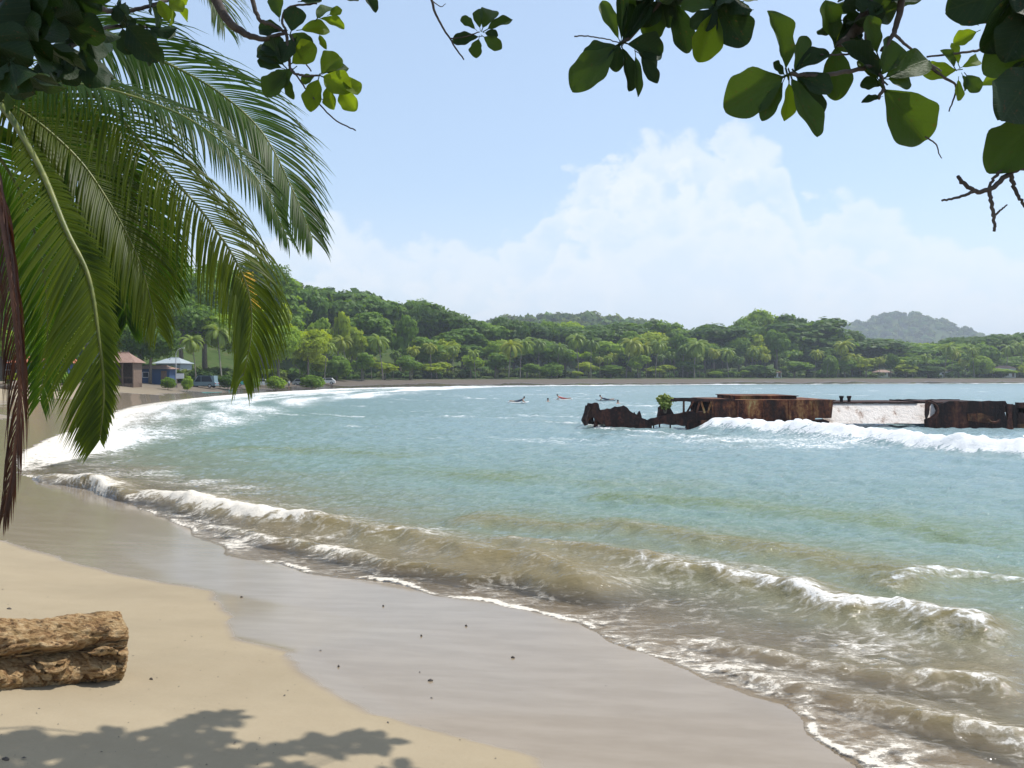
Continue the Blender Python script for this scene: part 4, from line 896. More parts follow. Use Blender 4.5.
# bits on the sand
for i, (px, py, L, lab) in enumerate([(8, 610, .09, 'small dark bark chip on the sand behind the log'), (150, 681, .05, 'tiny dark chip on the sand right of the log'), (241, 598, .05, 'tiny dark pebble on the wet edge of the sand'), (513, 659, .05, 'small dark pebble on the wet sand, right one in the middle'), (430, 682, .07, 'small dark bark chip low on the wet sand in the middle'), (466, 627, .04, 'tiny pebble just below the foam edge in the middle'), (383, 607, .04, 'tiny pebble on the wet sand, leftmost below the foam edge'), (3, 762, .07, 'dark chip at the lower left corner in the leaf shadow'), (421, 637, .035, 'tiny speck of gravel on the wet sand left of centre'), (338, 668, .03, 'tiny speck of gravel near the dry sand edge')]):
    q = at_ground(px, py); L *= .7; r = random.Random(i); mb = MB(); ell(mb, (0, 0, .006), (L / 2, L / 2, .014), 8, 6); mb.v = [(a * r.uniform(.8, 1.2), b * r.uniform(.35, .6), c * r.uniform(.8, 1.2)) for a, b, c in mb.v]
    o = mb.build('pebble', m_stone, None, True); o.location = q; o.rotation_euler = (0, 0, r.uniform(-.5, .5)); tag(o, lab, 'pebble', 'bits lying on the sand')

# ------------------------------------------------------------------ coconut palm at left
def palmmat(name, c1, c2, tcol, tr):
    m, t = mat(name); g = t.n('ShaderNodeNewGeometry'); ri = g.outputs['Random Per Island']; n = t.noise(g.outputs['Position'], 1.6, 4, .6)
    f = t.m('ADD', t.m('MULTIPLY', ri, .5), t.m('MULTIPLY', n, .5)); c = t.mix(f, c1, c2)
    p = t.n('ShaderNodeBsdfPrincipled', {'Base Color': c, 'Roughness': .42, 'Specular IOR Level': .16})
    tl = t.n('ShaderNodeBsdfTranslucent', {'Color': t.mix(f, tuple(x * .7 for x in tcol), tcol)})
    t.n('ShaderNodeOutputMaterial', {'Surface': t.n('ShaderNodeMixShader', {0: tr, 1: p, 2: tl})}); return m
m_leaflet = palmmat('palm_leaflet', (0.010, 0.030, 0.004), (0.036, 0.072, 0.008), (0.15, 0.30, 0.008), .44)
m_leaflet_y = palmmat('sunlit_palm_leaflet', (0.016, 0.036, 0.004), (0.065, 0.09, 0.010), (0.27, 0.37, 0.010), .45)  # yellower copy: sun through the leaflets is put into the colour
m_leaflet_b = palmmat('dead_palm_leaflet', (0.022, 0.009, 0.004), (0.07, 0.028, 0.012), (0.16, 0.045, 0.012), .25)
m_rachis = simple('palm_rachis', (0.07, 0.10, 0.015), (0.17, 0.18, 0.04), 7, .45); m_rachis_b = simple('dead_palm_rachis', (0.06, 0.022, 0.010), (0.12, 0.05, 0.024), 7, .6)
PC = at(-55, 92, 8.2)
palm = empty('coconut_palm', (-7.0, 7.4, ground(-7.0, 7.4))); tag(palm, 'large coconut palm at left whose fronds hang into the picture', 'palm tree')
PINV = Matrix.Translation(-Vector(palm.location))
def pchild(o): o.matrix_parent_inverse = PINV; return o
b0 = Vector(palm.location)
pchild(MB().tube([b0 + Vector((0, 0, -.5)), b0 + Vector((.15, .05, 1.2)), b0 * .55 + PC * .45 + Vector((-.15, 0, .1)), PC + Vector((0, 0, -.6)), PC], [.26, .2, .17, .16, .18], 14).build('trunk', m_palmtrunk, palm, True))
def frond(pts, L, roll, lm, rm, droop=.22, fwd=.6, seed=0, n=85, w0=.045, taper0=.25, rr=.017, start=.06, lr=(1, 1)):
    n = int(n * 1.4); r = random.Random(seed); P = [at(a, b, d) for a, b, d in pts]
    C = resample2(P, 140); V = []; Fc = []
    T = [(C[min(i + 1, len(C) - 1)] - C[max(i - 1, 0)]).normalized() for i in range(len(C))]
    st = int(start * len(C)); k = 0
    for j in range(n):
        f = j / (n - 1); fi = st + f * (len(C) - 1 - st); i = int(fi); q = C[i].lerp(C[min(i + 1, len(C) - 1)], fi - i); t_ = T[i]
        ref = t_.cross(Vector((0, 1, 0))).normalized(); side0 = Matrix.Rotation(roll, 3, t_) @ ref; nr = t_.cross(side0)
        ll = L * (taper0 + (1 - taper0) * min(1, f / .22)) * (1 - .72 * max(0, (f - .45) / .55) ** 1.6)
        for sg in (-1, 1):
            if r.random() < .03: continue
            l = ll * r.uniform(.86, 1.08) * (lr[0] if sg < 0 else lr[1]); d = (side0 * sg * (1 - .25 * f) + t_ * (fwd + .55 * f + r.uniform(-.06, .06)) + nr * (.22 + r.uniform(-.09, .09))).normalized()
            dr = droop * r.uniform(.7, 1.3); p_ = q + t_ * r.uniform(-.006, .006); b = len(V); S = 6
            for s in range(S + 1):
                u = s / S; wv = w0 * .5 * .72 * (.5 + 1.6 * u if u < .25 else .9 * (1 - ((u - .25) / .75) ** 1.8) + .02) * (1 - .35 * f)
                wd = d.cross(nr); wd = wd.normalized() if wd.length > 1e-4 else t_
                ld = nr * wv * .35
                V += [tuple(p_ - wd * wv - ld), tuple(p_), tuple(p_ + wd * wv - ld)]
                p_ = p_ + d * (l / S); d = (d + Vector((0, 0, -dr * (.35 + u)))).normalized()
            for s in range(S):
                a = b + s * 3; Fc += [(a, a + 1, a + 4, a + 3), (a + 1, a + 2, a + 5, a + 4)]
    mb = MB(); mb.tube(C[::3], [rr * (1.25 - 1.05 * i / len(C)) for i in range(0, len(C), 3)], 6)
    fo = pchild(mb.build('frond', rm, palm, True))
    me = bpy.data.meshes.new('leaflets'); me.from_pydata(V, [], Fc); me.polygons.foreach_set('use_smooth', np.ones(len(me.polygons), bool)); me.update()
    lo_ = link('leaflets', me, lm, fo); lo_['kind'] = 'stuff'
    return fo
def resample2(P, n):
    Q = [2 * P[0] - P[1]] + P + [2 * P[-1] - P[-2]]; segs = len(P) - 1; out = []
    for k in range(n):
        g = k / (n - 1) * segs; i = min(int(g), segs - 1); t_ = g - i; a, b, c, d = Q[i:i + 4]
        out.append(.5 * (2 * b + (c - a) * t_ + (2 * a - 5 * b + 4 * c - d) * t_ * t_ + (3 * b - a - 3 * c + d) * t_ ** 3))
    return out
c0 = (-55, 92, 8.2)
frond([c0, (30, 20, 8.4), (95, 28, 8.5), (152, 56, 8.5), (215, 90, 8.4), (262, 132, 8.3), (292, 188, 8.2), (312, 236, 8.1)], 1.02, R(-38), m_leaflet, m_rachis, .26, .95, 1, 100, .05)
frond([c0, (0, 78, 7.8), (56, 82, 7.6), (123, 94, 7.5), (197, 124, 7.4), (255, 176, 7.3), (288, 238, 7.3)], .68, R(-55), m_leaflet, m_rachis, .6, .7, 2, 95, .042)
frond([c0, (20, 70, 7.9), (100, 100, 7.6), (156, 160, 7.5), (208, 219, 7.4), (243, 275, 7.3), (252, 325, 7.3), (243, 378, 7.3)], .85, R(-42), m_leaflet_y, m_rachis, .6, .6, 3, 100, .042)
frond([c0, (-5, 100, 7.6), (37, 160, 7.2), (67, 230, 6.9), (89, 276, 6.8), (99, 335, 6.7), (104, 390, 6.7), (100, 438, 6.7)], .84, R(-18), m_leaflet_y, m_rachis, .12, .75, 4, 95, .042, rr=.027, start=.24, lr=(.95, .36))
frond([c0, (30, 110, 8.3), (89, 178, 8.4), (111, 223, 8.4), (123, 275, 8.4), (127, 322, 8.4)], .95, R(6), m_leaflet, m_rachis, .10, .8, 5, 85, .055, start=.12)
frond([c0, (-12, 150, 6.4), (4, 220, 6.2), (14, 300, 6.1), (20, 390, 6.1), (12, 470, 6.1), (3, 515, 6.1)], .56, R(30), m_leaflet_b, m_rachis_b, 1.1, 1.2, 6, 95, .03, rr=.03)
frond([c0, (0, 10, 8.6), (70, -38, 8.8), (150, -46, 8.8), (205, -18, 8.8), (226, 28, 8.8)], .85, R(-62), m_leaflet, m_rachis, .30, .5, 7, 90, .045)
frond([c0, (-20, 130, 8.6), (20, 190, 8.8), (42, 260, 8.8), (48, 330, 8.8), (40, 400, 8.8)], .85, R(-10), m_leaflet, m_rachis, .2, .8, 8, 80, .045)
frond([c0, (0, 95, 8.6), (60, 120, 8.8), (110, 165, 8.9), (150, 225, 8.9), (172, 290, 8.9)], .95, R(-20), m_leaflet, m_rachis, .3, .7, 9, 90, .05)
frond([c0, (-80, 150, 8.0), (-70, 230, 7.8), (-40, 320, 7.8)], .9, R(0), m_leaflet, m_rachis, .2, .7, 11, 70, .05)
frond([c0, (-60, 0, 8.4), (-10, -90, 8.6), (60, -130, 8.8), (130, -110, 9.0)], .9, R(-60), m_leaflet, m_rachis, .3, .6, 12, 80, .05)
frond([c0, (-120, 40, 8.4), (-200, 60, 8.5), (-280, 150, 8.5)], .9, R(30), m_leaflet, m_rachis, .3, .6, 13, 70, .05)
frond([c0, (-100, -20, 7.4), (-130, -80, 6.5), (-150, -90, 5.8)], .9, R(20), m_leaflet, m_rachis, .3, .6, 14, 70, .05)
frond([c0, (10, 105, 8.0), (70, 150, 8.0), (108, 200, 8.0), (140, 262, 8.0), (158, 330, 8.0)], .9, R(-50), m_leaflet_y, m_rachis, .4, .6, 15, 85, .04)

# ------------------------------------------------------------------ beach almond trees overhead
def almondmat(name, c1, c2, tcol, tr):
    m, t = mat(name); v = t.n('ShaderNodeTexCoord').outputs['Object']; oi = t.n('ShaderNodeObjectInfo').outputs['Random']
    sp = t.n('ShaderNodeSeparateXYZ', {0: v}); axx = t.m('ABSOLUTE', sp.outputs[0])
    vein = t.m('ABSOLUTE', t.m('SUBTRACT', t.m('FRACT', t.m('MULTIPLY', t.m('SUBTRACT', sp.outputs[1], t.m('MULTIPLY', axx, .7)), 9.0)), .5))
    vn = t.m('MAXIMUM', t.m('SUBTRACT', 1.0, t.sstep(vein, 0.0, .10)), t.m('SUBTRACT', 1.0, t.sstep(axx, .008, .022)))
    n = t.noise(v, 3.0, 5, .6); n2 = t.noise(v, 11, 4, .6)
    f = t.m('ADD', t.m('MULTIPLY', oi, .55), t.m('MULTIPLY', n, .45)); c = t.mix(f, c1, c2); c = t.mix(t.m('MULTIPLY', vn, .12), c, (0.12, 0.15, 0.05)); c = t.mix(t.m('MULTIPLY', t.sstep(n2, .62, .72), .6), c, (0.10, 0.05, 0.02))
    tl_c = t.mix(t.m('MULTIPLY', vn, .4), t.mix(f, tuple(x * .55 for x in tcol), tcol), tuple(x * .45 for x in tcol)); tl_c = t.mix(t.m('MULTIPLY', t.sstep(n2, .6, .72), .7), tl_c, (0.16, 0.06, 0.01))
    b = t.n('ShaderNodeBump', {'Height': t.m('ADD', vn, n2), 'Strength': .25, 'Distance': .02})
    p = t.n('ShaderNodeBsdfPrincipled', {'Base Color': c, 'Roughness': .5, 'Specular IOR Level': .15, 'Normal': b}); tl = t.n('ShaderNodeBsdfTranslucent', {'Color': tl_c})
    t.n('ShaderNodeOutputMaterial', {'Surface': t.n('ShaderNodeMixShader', {0: tr, 1: p, 2: tl})}); return m
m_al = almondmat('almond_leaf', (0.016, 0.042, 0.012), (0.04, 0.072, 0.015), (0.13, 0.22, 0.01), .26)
m_aly = almondmat('backlit_almond_leaf', (0.04, 0.08, 0.01), (0.08, 0.12, 0.015), (0.33, 0.46, 0.012), .5)  # same leaf with the sun shining through put into its colours
m_ald = almondmat('shaded_almond_leaf', (0.008, 0.022, 0.010), (0.018, 0.038, 0.013), (0.04, 0.085, 0.008), .25)  # same leaf with the canopy's shade put into darker colours
m_twig = simple('almond_bark', (0.035, 0.028, 0.024), (0.085, 0.07, 0.058), 14, .9, (1, 1, 1), .6)
def leaf_mesh(curl, fold, seed):
    r = random.Random(seed); V = []; Fc = []; NY, NX = 20, 6
    for i in range(NY + 1):
        u = i / NY; u = 1 - (1 - u) ** 1.8; wv = .52 * math.sin(math.pi * min(1, u ** 1.45 * .995)) ** .56
        wv = max(wv, .018); wv *= 1 + .05 * math.sin(u * 17 + seed)
        for k in range(NX + 1):
            s = -1 + 2 * k / NX; x = s * wv
            V.append((x, u, -curl * u * u * .5 + fold * abs(x) * .6 + .035 * math.sin(u * 13 + s * 2 + seed) * abs(s) ** 2))
    for i in range(NY):
        for k in range(NX): a = i * (NX + 1) + k; Fc.append((a, a + 1, a + NX + 2, a + NX + 1))
    b = len(V); V += [(x, y, -.004) for y in (-.17, .04) for x in (-.028, .028)] + [(0, -.17, .03), (0, .04, .03)]
    Fc += [(b, b + 1, b + 3, b + 2), (b, b + 2, b + 5, b + 4), (b + 1, b + 4, b + 5, b + 3)]
    return V, Fc
LEAFM = {}
for nm, m in (('n', m_al), ('y', m_aly), ('d', m_ald)):
    LEAFM[nm] = []
    for i, (cu, fo_) in enumerate(((.35, .3), (.7, .5), (-.35, .4), (.15, .75))):
        V, Fc = leaf_mesh(cu, fo_, i); me = bpy.data.meshes.new('leaf'); me.from_pydata(V, [], Fc); me.polygons.foreach_set('use_smooth', np.ones(len(me.polygons), bool)); me.materials.append(m); me.update(); LEAFM[nm].append(me)
ra_ = random.Random(9)
def place_leaf(tree, base, tip, width, kind, nrm_hint):
    d = tip - base; L = d.length; y = d / L; zz = nrm_hint - y * nrm_hint.dot(y); zz.normalize(); x = y.cross(zz)
    M = Matrix(((x.x * width, y.x * L, zz.x * L, base.x), (x.y * width, y.y * L, zz.y * L, base.y), (x.z * width, y.z * L, zz.z * L, base.z), (0, 0, 0, 1)))
    o = link('leaf', LEAFM[kind][ra_.randrange(4)], None, tree); o.matrix_parent_inverse = Matrix.Translation(-Vector(tree.location)); o.matrix_basis = M; return o
def px_leaf(tree, bx, by, tx, ty, wpx, D, kind='n'):
    b = at(bx, by, D); Lp = math.hypot(tx - bx, ty - by); fw = ra_.uniform(-.25, .35) * Lp / F * D
    tip = at(tx, ty, D + fw); hint = Vector((ra_.uniform(-.4, .4), -1, ra_.uniform(-.1, .5)))
    place_leaf(tree, b, tip, wpx / F * D * 1.06, kind, hint)
def join_leaves(tree, objs, name):
    V = []; Q = []; n = 0; m = objs[0].data.materials[0]
    for o in objs:
        M = np.array(o.matrix_basis); k = len(o.data.vertices); co = np.empty(k * 3, np.float32); o.data.vertices.foreach_get('co', co); co = co.reshape(-1, 3)
        V.append(co @ M[:3, :3].T + M[:3, 3]); fi = np.empty(len(o.data.polygons) * 4, np.int32); o.data.polygons.foreach_get('vertices', fi); Q.append(fi.reshape(-1, 4) + n); n += k
        bpy.data.objects.remove(o)
    j = link(name, mesh_np(name, np.concatenate(V), np.concatenate(Q)), m, tree); j.matrix_parent_inverse = Matrix.Translation(-Vector(tree.location)); j['kind'] = 'stuff'; return j
def rosette(tree, hub, axis, n, L, kind, r):
    out = []
    axis = axis.normalized(); a0 = r.uniform(0, 6.28); t1 = axis.orthogonal().normalized(); t2 = axis.cross(t1)
    for i in range(n):
        a = a0 + i * 2.399; o_ = t1 * math.cos(a) + t2 * math.sin(a); tl = r.uniform(.15, .75); d = (o_ * (1 - tl * .4) + axis * tl + Vector((0, 0, -.15))).normalized(); l = L * r.uniform(.65, 1.1)
        out += [place_leaf(tree, hub + d * .015, hub + d * l, l * r.uniform(.48, .6), kind if isinstance(kind, str) else r.choice(kind), (axis - d * .4 + Vector((r.uniform(-.2, .2), r.uniform(-.2, .2), .1))))]
    return out
def branch(tree, pts, r0, r1, name='branch'):
    C = resample2([Vector(p) for p in pts], 6 * len(pts)); n = len(C)
    rb = random.Random(int(abs(pts[0][0]) * 1000) + n); C = [c + Vector((rb.uniform(-1, 1), rb.uniform(-1, 1), rb.uniform(-1, 1))) * r1 * .5 for c in C]
    o = MB().tube(C, [r0 + (r1 - r0) * i / (n - 1) for i in range(n)], 7).build(name, m_twig, tree, True); o.matrix_parent_inverse = Matrix.Translation(-Vector(tree.location)); return o
# right-hand tree
tr_loc = Vector((4.6, -.6, ground(4.6, -.6) if dland(4.6, -.6) > .5 else .6)); TR = empty('beach_almond_tree', tr_loc); tag(TR, 'beach almond tree at right whose big round leaves hang from the top edge', 'tree', 'beach almond trees overhead')
fork = Vector((3.9, 1.0, 5.0))
branch(TR, [tr_loc + Vector((0, 0, -.4)), tr_loc + Vector((.1, .1, 1.5)), Vector((4.4, .2, 3.6)), fork], .24, .13, 'trunk')
LR = {
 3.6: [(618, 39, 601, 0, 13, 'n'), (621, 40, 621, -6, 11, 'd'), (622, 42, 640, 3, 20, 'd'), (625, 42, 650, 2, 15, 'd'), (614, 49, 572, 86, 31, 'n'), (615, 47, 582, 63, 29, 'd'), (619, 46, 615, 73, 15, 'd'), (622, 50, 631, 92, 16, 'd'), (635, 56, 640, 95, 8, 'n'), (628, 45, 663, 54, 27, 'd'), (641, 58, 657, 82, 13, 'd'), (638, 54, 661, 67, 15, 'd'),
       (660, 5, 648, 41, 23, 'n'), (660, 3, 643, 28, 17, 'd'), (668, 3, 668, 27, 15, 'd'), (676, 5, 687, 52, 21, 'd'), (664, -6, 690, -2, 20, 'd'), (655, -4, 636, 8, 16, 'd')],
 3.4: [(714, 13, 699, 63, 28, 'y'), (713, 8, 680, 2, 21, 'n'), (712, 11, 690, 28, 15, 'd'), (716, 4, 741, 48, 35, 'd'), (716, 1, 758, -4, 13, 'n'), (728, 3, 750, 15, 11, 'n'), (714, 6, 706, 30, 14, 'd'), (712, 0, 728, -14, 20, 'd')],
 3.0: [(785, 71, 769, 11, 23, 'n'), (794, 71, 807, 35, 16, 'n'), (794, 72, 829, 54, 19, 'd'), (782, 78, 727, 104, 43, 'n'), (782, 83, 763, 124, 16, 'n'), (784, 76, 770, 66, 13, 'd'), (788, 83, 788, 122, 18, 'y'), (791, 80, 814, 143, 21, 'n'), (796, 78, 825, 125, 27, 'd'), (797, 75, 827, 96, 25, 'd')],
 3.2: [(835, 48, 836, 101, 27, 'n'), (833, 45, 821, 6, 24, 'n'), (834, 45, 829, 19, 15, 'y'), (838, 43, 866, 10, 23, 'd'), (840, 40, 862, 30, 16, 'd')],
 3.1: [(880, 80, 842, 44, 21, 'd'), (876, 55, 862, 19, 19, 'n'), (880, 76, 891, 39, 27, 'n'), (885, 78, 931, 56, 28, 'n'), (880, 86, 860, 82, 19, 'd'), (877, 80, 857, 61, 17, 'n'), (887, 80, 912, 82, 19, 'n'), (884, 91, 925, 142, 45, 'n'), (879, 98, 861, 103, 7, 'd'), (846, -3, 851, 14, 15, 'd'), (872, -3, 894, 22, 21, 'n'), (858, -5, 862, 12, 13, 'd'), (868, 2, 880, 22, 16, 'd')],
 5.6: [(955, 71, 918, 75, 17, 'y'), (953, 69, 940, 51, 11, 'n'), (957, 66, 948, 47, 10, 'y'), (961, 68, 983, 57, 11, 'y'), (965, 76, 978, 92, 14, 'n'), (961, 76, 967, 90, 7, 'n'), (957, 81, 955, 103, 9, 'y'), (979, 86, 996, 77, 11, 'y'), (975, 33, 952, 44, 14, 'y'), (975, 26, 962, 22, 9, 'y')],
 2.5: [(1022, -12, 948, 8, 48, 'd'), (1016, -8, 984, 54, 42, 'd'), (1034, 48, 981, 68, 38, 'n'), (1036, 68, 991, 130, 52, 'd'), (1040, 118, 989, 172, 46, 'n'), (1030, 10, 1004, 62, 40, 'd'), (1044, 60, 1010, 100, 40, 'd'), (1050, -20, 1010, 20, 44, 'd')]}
for D, ls in LR.items():
    for (a, b, c, d, wv, k) in ls: px_leaf(TR, a, b, c, d, wv, D, k)
B = lambda *a: [at(*q) for q in a]
branch(TR, [fork, Vector((2.9, 2.0, 5.2)), at(745, -110, 3.5), at(700, -30, 3.5), at(664, -3, 3.6)], .07, .012)
branch(TR, B((664, -3, 3.6), (648, 18, 3.6), (630, 38, 3.6), (619, 45, 3.6)), .012, .007, 'twig')
branch(TR, B((745, -110, 3.5), (725, -40, 3.4), (716, 2, 3.4)), .02, .008, 'twig')
branch(TR, [fork, at(980, -180, 3.0), at(900, -60, 3.1), at(868, 12, 3.2), at(848, 38, 3.2), at(835, 47, 3.2)], .06, .009)
branch(TR, B((900, -60, 3.1), (899, 5, 3.1), (892, 35, 3.1), (880, 52, 3.1)), .016, .005, 'twig')
branch(TR, B((868, 12, 3.15), (866, 40, 3.1), (876, 68, 3.1), (882, 88, 3.1), (877, 100, 3.1)), .008, .006, 'twig')
branch(TR, B((892, 35, 3.1), (906, 47, 3.2), (925, 62, 3.3), (940, 72, 3.5)), .006, .003, 'twig')
branch(TR, B((875, 66, 3.1), (840, 74, 3.05), (812, 76, 3.0), (788, 75, 3.0)), .008, .007, 'twig')
branch(TR, B((875, 50, 3.2), (850, 55, 3.1), (820, 56, 3.0)), .004, .003, 'twig')
branch(TR, [fork] + B((1180, -90, 4.4), (1040, 20, 5.4), (985, 48, 5.6), (965, 53, 5.6), (925, 58, 5.6)), .014, .006, 'twig')
branch(TR, B((925, 65, 5.6), (942, 78, 5.6), (955, 88, 5.6), (948, 112, 5.6)), .012, .004, 'twig')
branch(TR, [fork, at(1150, -120, 2.6), at(1060, -40, 2.5), at(1036, 10, 2.5), at(1042, 60, 2.5), at(1046, 120, 2.5)], .05, .01)
branch(TR, B((1046, 120, 2.5), (1032, 160, 2.5), (1010, 173, 2.5), (988, 190, 2.5), (974, 191, 2.5), (962, 183, 2.5), (957, 177, 2.5)), .009, .005, 'bare_twig')
branch(TR, B((974, 191, 2.5), (960, 197, 2.5), (941, 201, 2.5)), .005, .003, 'bare_twig'); branch(TR, B((988, 190, 2.5), (991, 205, 2.5), (993, 218, 2.5), (994, 232, 2.5)), .006, .004, 'bare_twig'); branch(TR, B((992, 217, 2.5), (998, 212, 2.5), (1006, 205, 2.5)), .004, .002, 'bare_twig')
branch(TR, B((1010, 173, 2.5), (1000, 172, 2.5), (992, 180, 2.5), (987, 190, 2.5)), .005, .004, 'bare_twig'); branch(TR, B((1009, 172, 2.5), (1014, 190, 2.5), (1024, 207, 2.5)), .007, .004, 'bare_twig')
branch(TR, B((924, 137, 3.1), (935, 145, 3.1), (938, 154, 3.1), (941, 159, 3.1)), .003, .0015, 'bare_twig')
branch(TR, B((619, 44, 3.6), (605, 40, 3.6), (585, 37, 3.6), (574, 37.5, 3.6)), .0022, .003, 'bare_twig')
for px, py, D, n_ in ((655, -8, 3.6, 6), (690, -14, 3.5, 6), (722, -10, 3.4, 6), (858, -8, 3.2, 7), (880, 2, 3.15, 5), (845, 20, 3.2, 4), (1000, -20, 2.6, 6)):
    rosette(TR, at(px, py, D), Vector((ra_.uniform(-.3, .3), ra_.uniform(-.2, .4), -.6)), n_, .15, 'd', ra_)
# crown above the picture (throws the leaf shade on the sand)
rc = random.Random(31); nro = 0
rc_pts = []
def shade_hub(px, py, h):
    """a leaf bunch h metres above ground whose shade falls on the sand at that spot"""
    g = at_ground(px, py) if py < 900 else None
    return g + SUN * (h / SUN.z)
for px, py, h in [(10, 752, 5.6), (45, 745, 5.3), (85, 748, 5.4), (120, 740, 5.2), (150, 752, 5.6), (175, 738, 5.3), (205, 726, 5.2), (228, 720, 5.3), (190, 756, 5.7), (140, 766, 5.5), (100, 770, 5.2), (225, 762, 5.6), (262, 758, 5.5), (300, 750, 5.2), (290, 775, 5.5), (330, 748, 5.3), (360, 745, 5.4), (385, 742, 5.2), (250, 785, 5.4), (60, 780, 5.3), (180, 790, 5.5), (340, 790, 5.6), (400, 775, 5.5), (450, 790, 5.5), (20, 765, 5.3), (60, 760, 5.5), (110, 757, 5.2), (160, 772, 5.4), (210, 745, 5.3), (20, 800, 5.2), (500, 810, 5.4), (120, 800, 5.6)]:
    hb_ = shade_hub(px, py, h + rc.uniform(-.2, .3))
    if (hb_.z - CH - .2) / hb_.y < .44: hb_ = hb_ + SUN * 0.8
    rc_pts.append(hb_)
cl_ = []
for q in rc_pts: cl_ += rosette(TR, q, Vector((rc.uniform(-.4, .2), rc.uniform(-.2, .4), .8)), 8, .25, 'n', rc)
join_leaves(TR, cl_, 'upper_leaves')
main = sorted(rc_pts, key=lambda q: -q.x); prev = fork
limb = [fork, Vector((3.2, 3.2, 5.9)), Vector((2.2, 5.2, 6.4)), Vector((1.2, 5.9, 6.35)), Vector((.2, 6.2, 6.3))]
branch(TR, limb, .09, .015)
LC = resample2(limb, 40)
for q in rc_pts:
    s = min(LC[8:], key=lambda c: (c - q).length); branch(TR, [s, (s + q) / 2 + Vector((0, 0, .06)), q], .012, .005, 'twig')
# left-hand tree
tl_loc = Vector((-3.4, .6, ground(-3.4, .6))); TL = empty('beach_almond_tree', tl_loc); tag(TL, 'beach almond tree at left with dark leaves over the top left corner', 'tree', 'beach almond trees overhead')
forkl = Vector((-3.0, 1.6, 4.6)); branch(TL, [tl_loc + Vector((0, 0, -.4)), tl_loc + Vector((-.1, .1, 1.6)), Vector((-3.3, 1.1, 3.4)), forkl], .2, .11, 'trunk')
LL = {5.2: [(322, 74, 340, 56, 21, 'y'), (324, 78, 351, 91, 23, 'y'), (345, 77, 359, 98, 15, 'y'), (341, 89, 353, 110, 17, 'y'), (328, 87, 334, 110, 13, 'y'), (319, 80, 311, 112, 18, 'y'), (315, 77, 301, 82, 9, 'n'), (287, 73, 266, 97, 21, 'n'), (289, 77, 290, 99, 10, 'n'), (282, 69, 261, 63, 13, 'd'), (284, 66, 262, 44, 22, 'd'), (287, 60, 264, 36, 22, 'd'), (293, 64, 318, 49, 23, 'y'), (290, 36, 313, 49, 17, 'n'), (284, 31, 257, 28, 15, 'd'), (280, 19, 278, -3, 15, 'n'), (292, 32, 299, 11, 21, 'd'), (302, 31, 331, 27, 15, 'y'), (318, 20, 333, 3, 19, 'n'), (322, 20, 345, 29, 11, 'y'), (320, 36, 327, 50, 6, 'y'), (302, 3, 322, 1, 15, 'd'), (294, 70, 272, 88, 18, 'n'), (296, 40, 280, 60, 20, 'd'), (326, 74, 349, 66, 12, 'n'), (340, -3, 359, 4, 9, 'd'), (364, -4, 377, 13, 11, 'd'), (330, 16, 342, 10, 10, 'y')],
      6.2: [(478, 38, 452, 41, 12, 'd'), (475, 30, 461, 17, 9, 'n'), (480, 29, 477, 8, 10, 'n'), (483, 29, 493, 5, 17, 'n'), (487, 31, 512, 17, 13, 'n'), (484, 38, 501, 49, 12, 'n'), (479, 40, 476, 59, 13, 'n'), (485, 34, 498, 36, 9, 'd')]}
for D, ls in LL.items():
    for (a, b, c, d, wv, k) in ls: px_leaf(TL, a, b, c, d, wv, D, k)
branch(TL, [forkl, at(60, -330, 3.4), at(150, -90, 4.6), at(205, -20, 5.2), at(226, 18, 5.2), at(245, 34, 5.2), at(264, 40, 5.2), at(287, 33, 5.2)], .05, .009)
branch(TL, B((240, -60, 5.2), (254, 2, 5.2), (260, 20, 5.2), (274, 27, 5.2), (287, 33, 5.2)), .016, .008, 'twig'); branch(TL, B((287, 33, 5.2), (283, 20, 5.2), (292, 8, 5.2), (318, 5, 5.2)), .008, .006, 'twig')
branch(TL, B((287, 33, 5.2), (289, 52, 5.2), (292, 71, 5.2), (302, 76, 5.2), (320, 77, 5.2)), .01, .006, 'twig'); branch(TL, B((294, 72, 5.2), (310, 94, 5.2), (335, 120, 5.2), (356, 131, 5.2)), .005, .004, 'twig'); branch(TL, B((320, 100, 5.2), (330, 100, 5.2)), .003, .002, 'twig')
branch(TL, B((292, 36, 5.2), (300, 55, 5.2), (312, 72, 5.2)), .006, .004, 'twig')
branch(TL, [at(205, -20, 5.2), at(330, -90, 5.8), at(425, -30, 6.2), at(432, 2, 6.2), at(438, 20, 6.2), at(450, 40, 6.2), at(464, 61, 6.2)], .014, .005, 'twig'); branch(TL, B((450, 40, 6.2), (464, 38, 6.2), (480, 33, 6.2)), .005, .004, 'twig'); branch(TL, B((432, 2, 6.2), (441, 8, 6.2), (446, 5, 6.2)), .004, .002, 'twig')
rl = random.Random(12)
for px, py, D, n, L, k in [(8, 20, 2.7, 8, .2, 'd'), (30, 45, 2.8, 9, .2, 'd'), (12, 62, 2.6, 8, .17, 'd'), (52, 22, 3.0, 8, .19, 'd'), (70, 48, 3.1, 7, .18, 'd'), (85, 22, 3.2, 7, .17, 'd'), (42, 66, 3.0, 6, .13, 'd'), (20, -12, 2.7, 8, .2, 'd'), (60, -14, 3.0, 8, .2, 'd'), (-20, 40, 2.6, 8, .2, 'd'), (2, 84, 2.9, 5, .12, 'n'),
                           (148, 28, 4.4, 5, .17, 'd'), (136, 44, 4.4, 5, .17, 'd'), (150, 2, 4.4, 5, .15, 'd'), (172, 4, 4.6, 5, .13, 'y'), (118, 8, 4.2, 4, .15, 'd')]:
    rosette(TL, at(px, py, D), Vector((rl.uniform(-.2, .6), rl.uniform(0, .5), rl.uniform(-.5, .3))), n, L, k, rl)
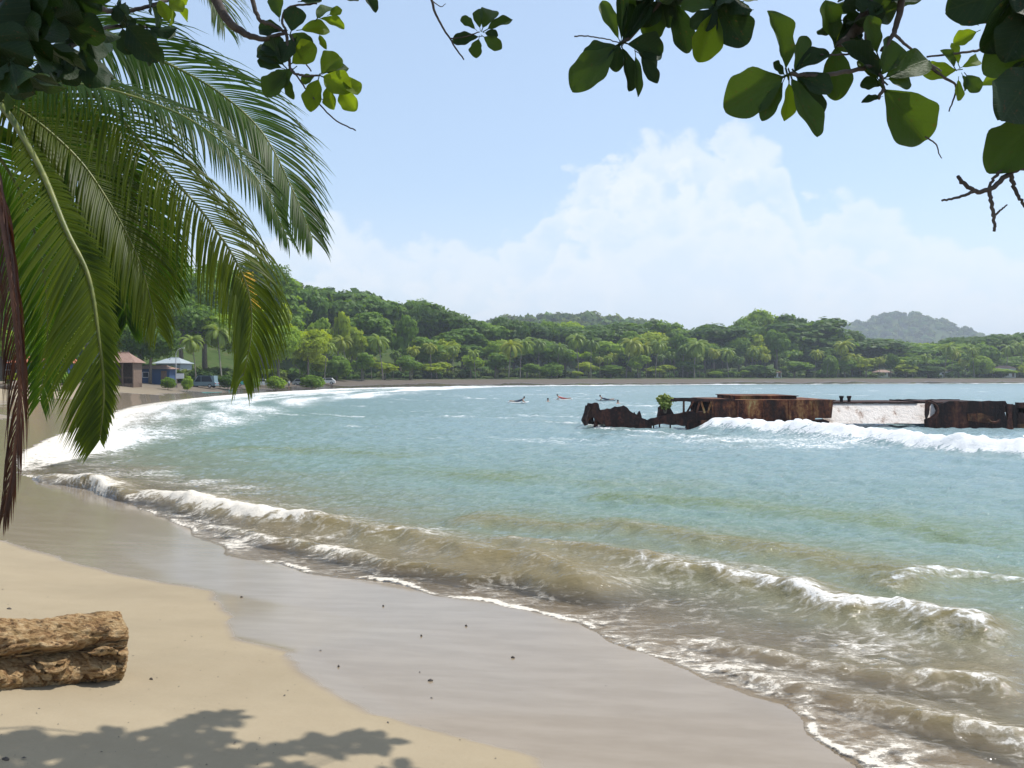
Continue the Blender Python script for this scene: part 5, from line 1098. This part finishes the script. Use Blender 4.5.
branch(TL, [forkl, at(-60, -160, 2.8), at(0, -20, 2.7), at(20, 22, 2.75), at(34, 50, 2.85)], .05, .012); branch(TL, B((0, -20, 2.7), (40, 0, 3.0), (70, 25, 3.1), (90, 22, 3.2)), .018, .008, 'twig')
branch(TL, B((90, 0, 3.4), (100, 9, 3.9), (120, 13, 4.3), (150, 8, 4.4), (180, -4, 4.6)), .014, .008, 'twig'); branch(TL, B((95, 32, 3.9), (120, 27, 4.3), (148, 28, 4.4)), .009, .006, 'twig'); branch(TL, B((70, 48, 3.1), (95, 36, 3.9)), .009, .008, 'twig')
for i, (a, b, c, d, wv, k) in enumerate([(128, 26, 153, 58, 26, 'd'), (124, 30, 130, 56, 18, 'd'), (122, 4, 118, 22, 14, 'd'), (160, 2, 170, 22, 12, 'y'), (170, 2, 186, 15, 13, 'y'), (128, 22, 138, 26, 8, 'd'), (50, 60, 44, 88, 22, 'd'), (60, 62, 78, 84, 20, 'd'), (84, 50, 92, 82, 20, 'd')]): px_leaf(TL, a, b, c, d, wv, 4.2 if a > 100 else 3.1, k)

cl_ = []; rl2 = random.Random(77)
for px, py, D in [(0, 10, 2.7), (25, 30, 2.8), (50, 15, 2.9), (15, 60, 2.8), (45, 55, 2.9), (75, 40, 3.1), (90, 15, 3.2), (10, -20, 2.7), (60, -20, 3.0), (-20, 45, 2.7), (130, 20, 4.2), (145, 45, 4.3), (35, 75, 2.9)]:
    q = at(px, py, D) + SUN * rl2.uniform(1.5, 2.0) + Vector((rl2.uniform(-.1, .1), rl2.uniform(-.3, .05), 0)); cl_ += rosette(TL, q, Vector((rl2.uniform(-.3, .3), rl2.uniform(-.2, .2), .9)), 8, .24, 'n', rl2)
    branch(TL, [forkl + Vector((.2, .3, .3)), (forkl + q) / 2 + Vector((0, 0, .25)), q], .012, .005, 'twig')
join_leaves(TL, cl_, 'upper_leaves')
# flecks of bark and leaf scattered over the sand
rf = np.random.default_rng(3); V = []; Q = []
for i in range(420):
    px_ = rf.uniform(-40, 620); py_ = rf.uniform(560, 790)
    y_ = F * (CH - .55) / (py_ - HOR); x_ = (px_ - 512) / F * y_; dl_ = dland(x_, y_)
    if dl_ < .6: continue
    if rf.random() > (.9 if dl_ > 3 else .35): continue
    s_ = rf.choice([.004, .006, .009, .016], p=[.4, .35, .2, .05]); a_ = rf.uniform(0, 6.28); z_ = ground(x_, y_) + float((fbm(np.array([x_ * .5]), np.array([y_ * .5]), 3)[0] - .5) * .10 * sm(np.array(dl_), 3, 6)) + .004
    ca, sa = math.cos(a_), math.sin(a_); b = len(V)
    for u, v_ in ((-1, 0), (0, -.45), (1, 0), (0, .45)): V.append((x_ + (u * ca - v_ * sa) * s_, y_ + (u * sa + v_ * ca) * s_, z_))
    V.append((x_, y_, z_ + s_ * .5)); Q += [(b + k, b + (k + 1) % 4, b + 4) for k in range(4)]
tag(link('beach_litter', mesh_np('beach_litter', V, Q, False), m_stone), 'tiny flecks of bark and leaf scattered over the sand', 'litter', None, 'stuff')
# ------------------------------------------------------------------ air
m_haze, t = mat('haze_air')
vol = t.n('ShaderNodeVolumePrincipled', {'Color': (0.80, 0.89, 1.0, 1), 'Density': 0.00032, 'Anisotropy': 0.2})
t.n('ShaderNodeOutputMaterial', {'Volume': vol})
hb = MB().box(-3600, 3600, -3600, 3600, -12, 150)
tag(hb.build('haze', m_haze), 'thin bluish sea haze filling the air over the bay', 'haze', None, 'stuff')
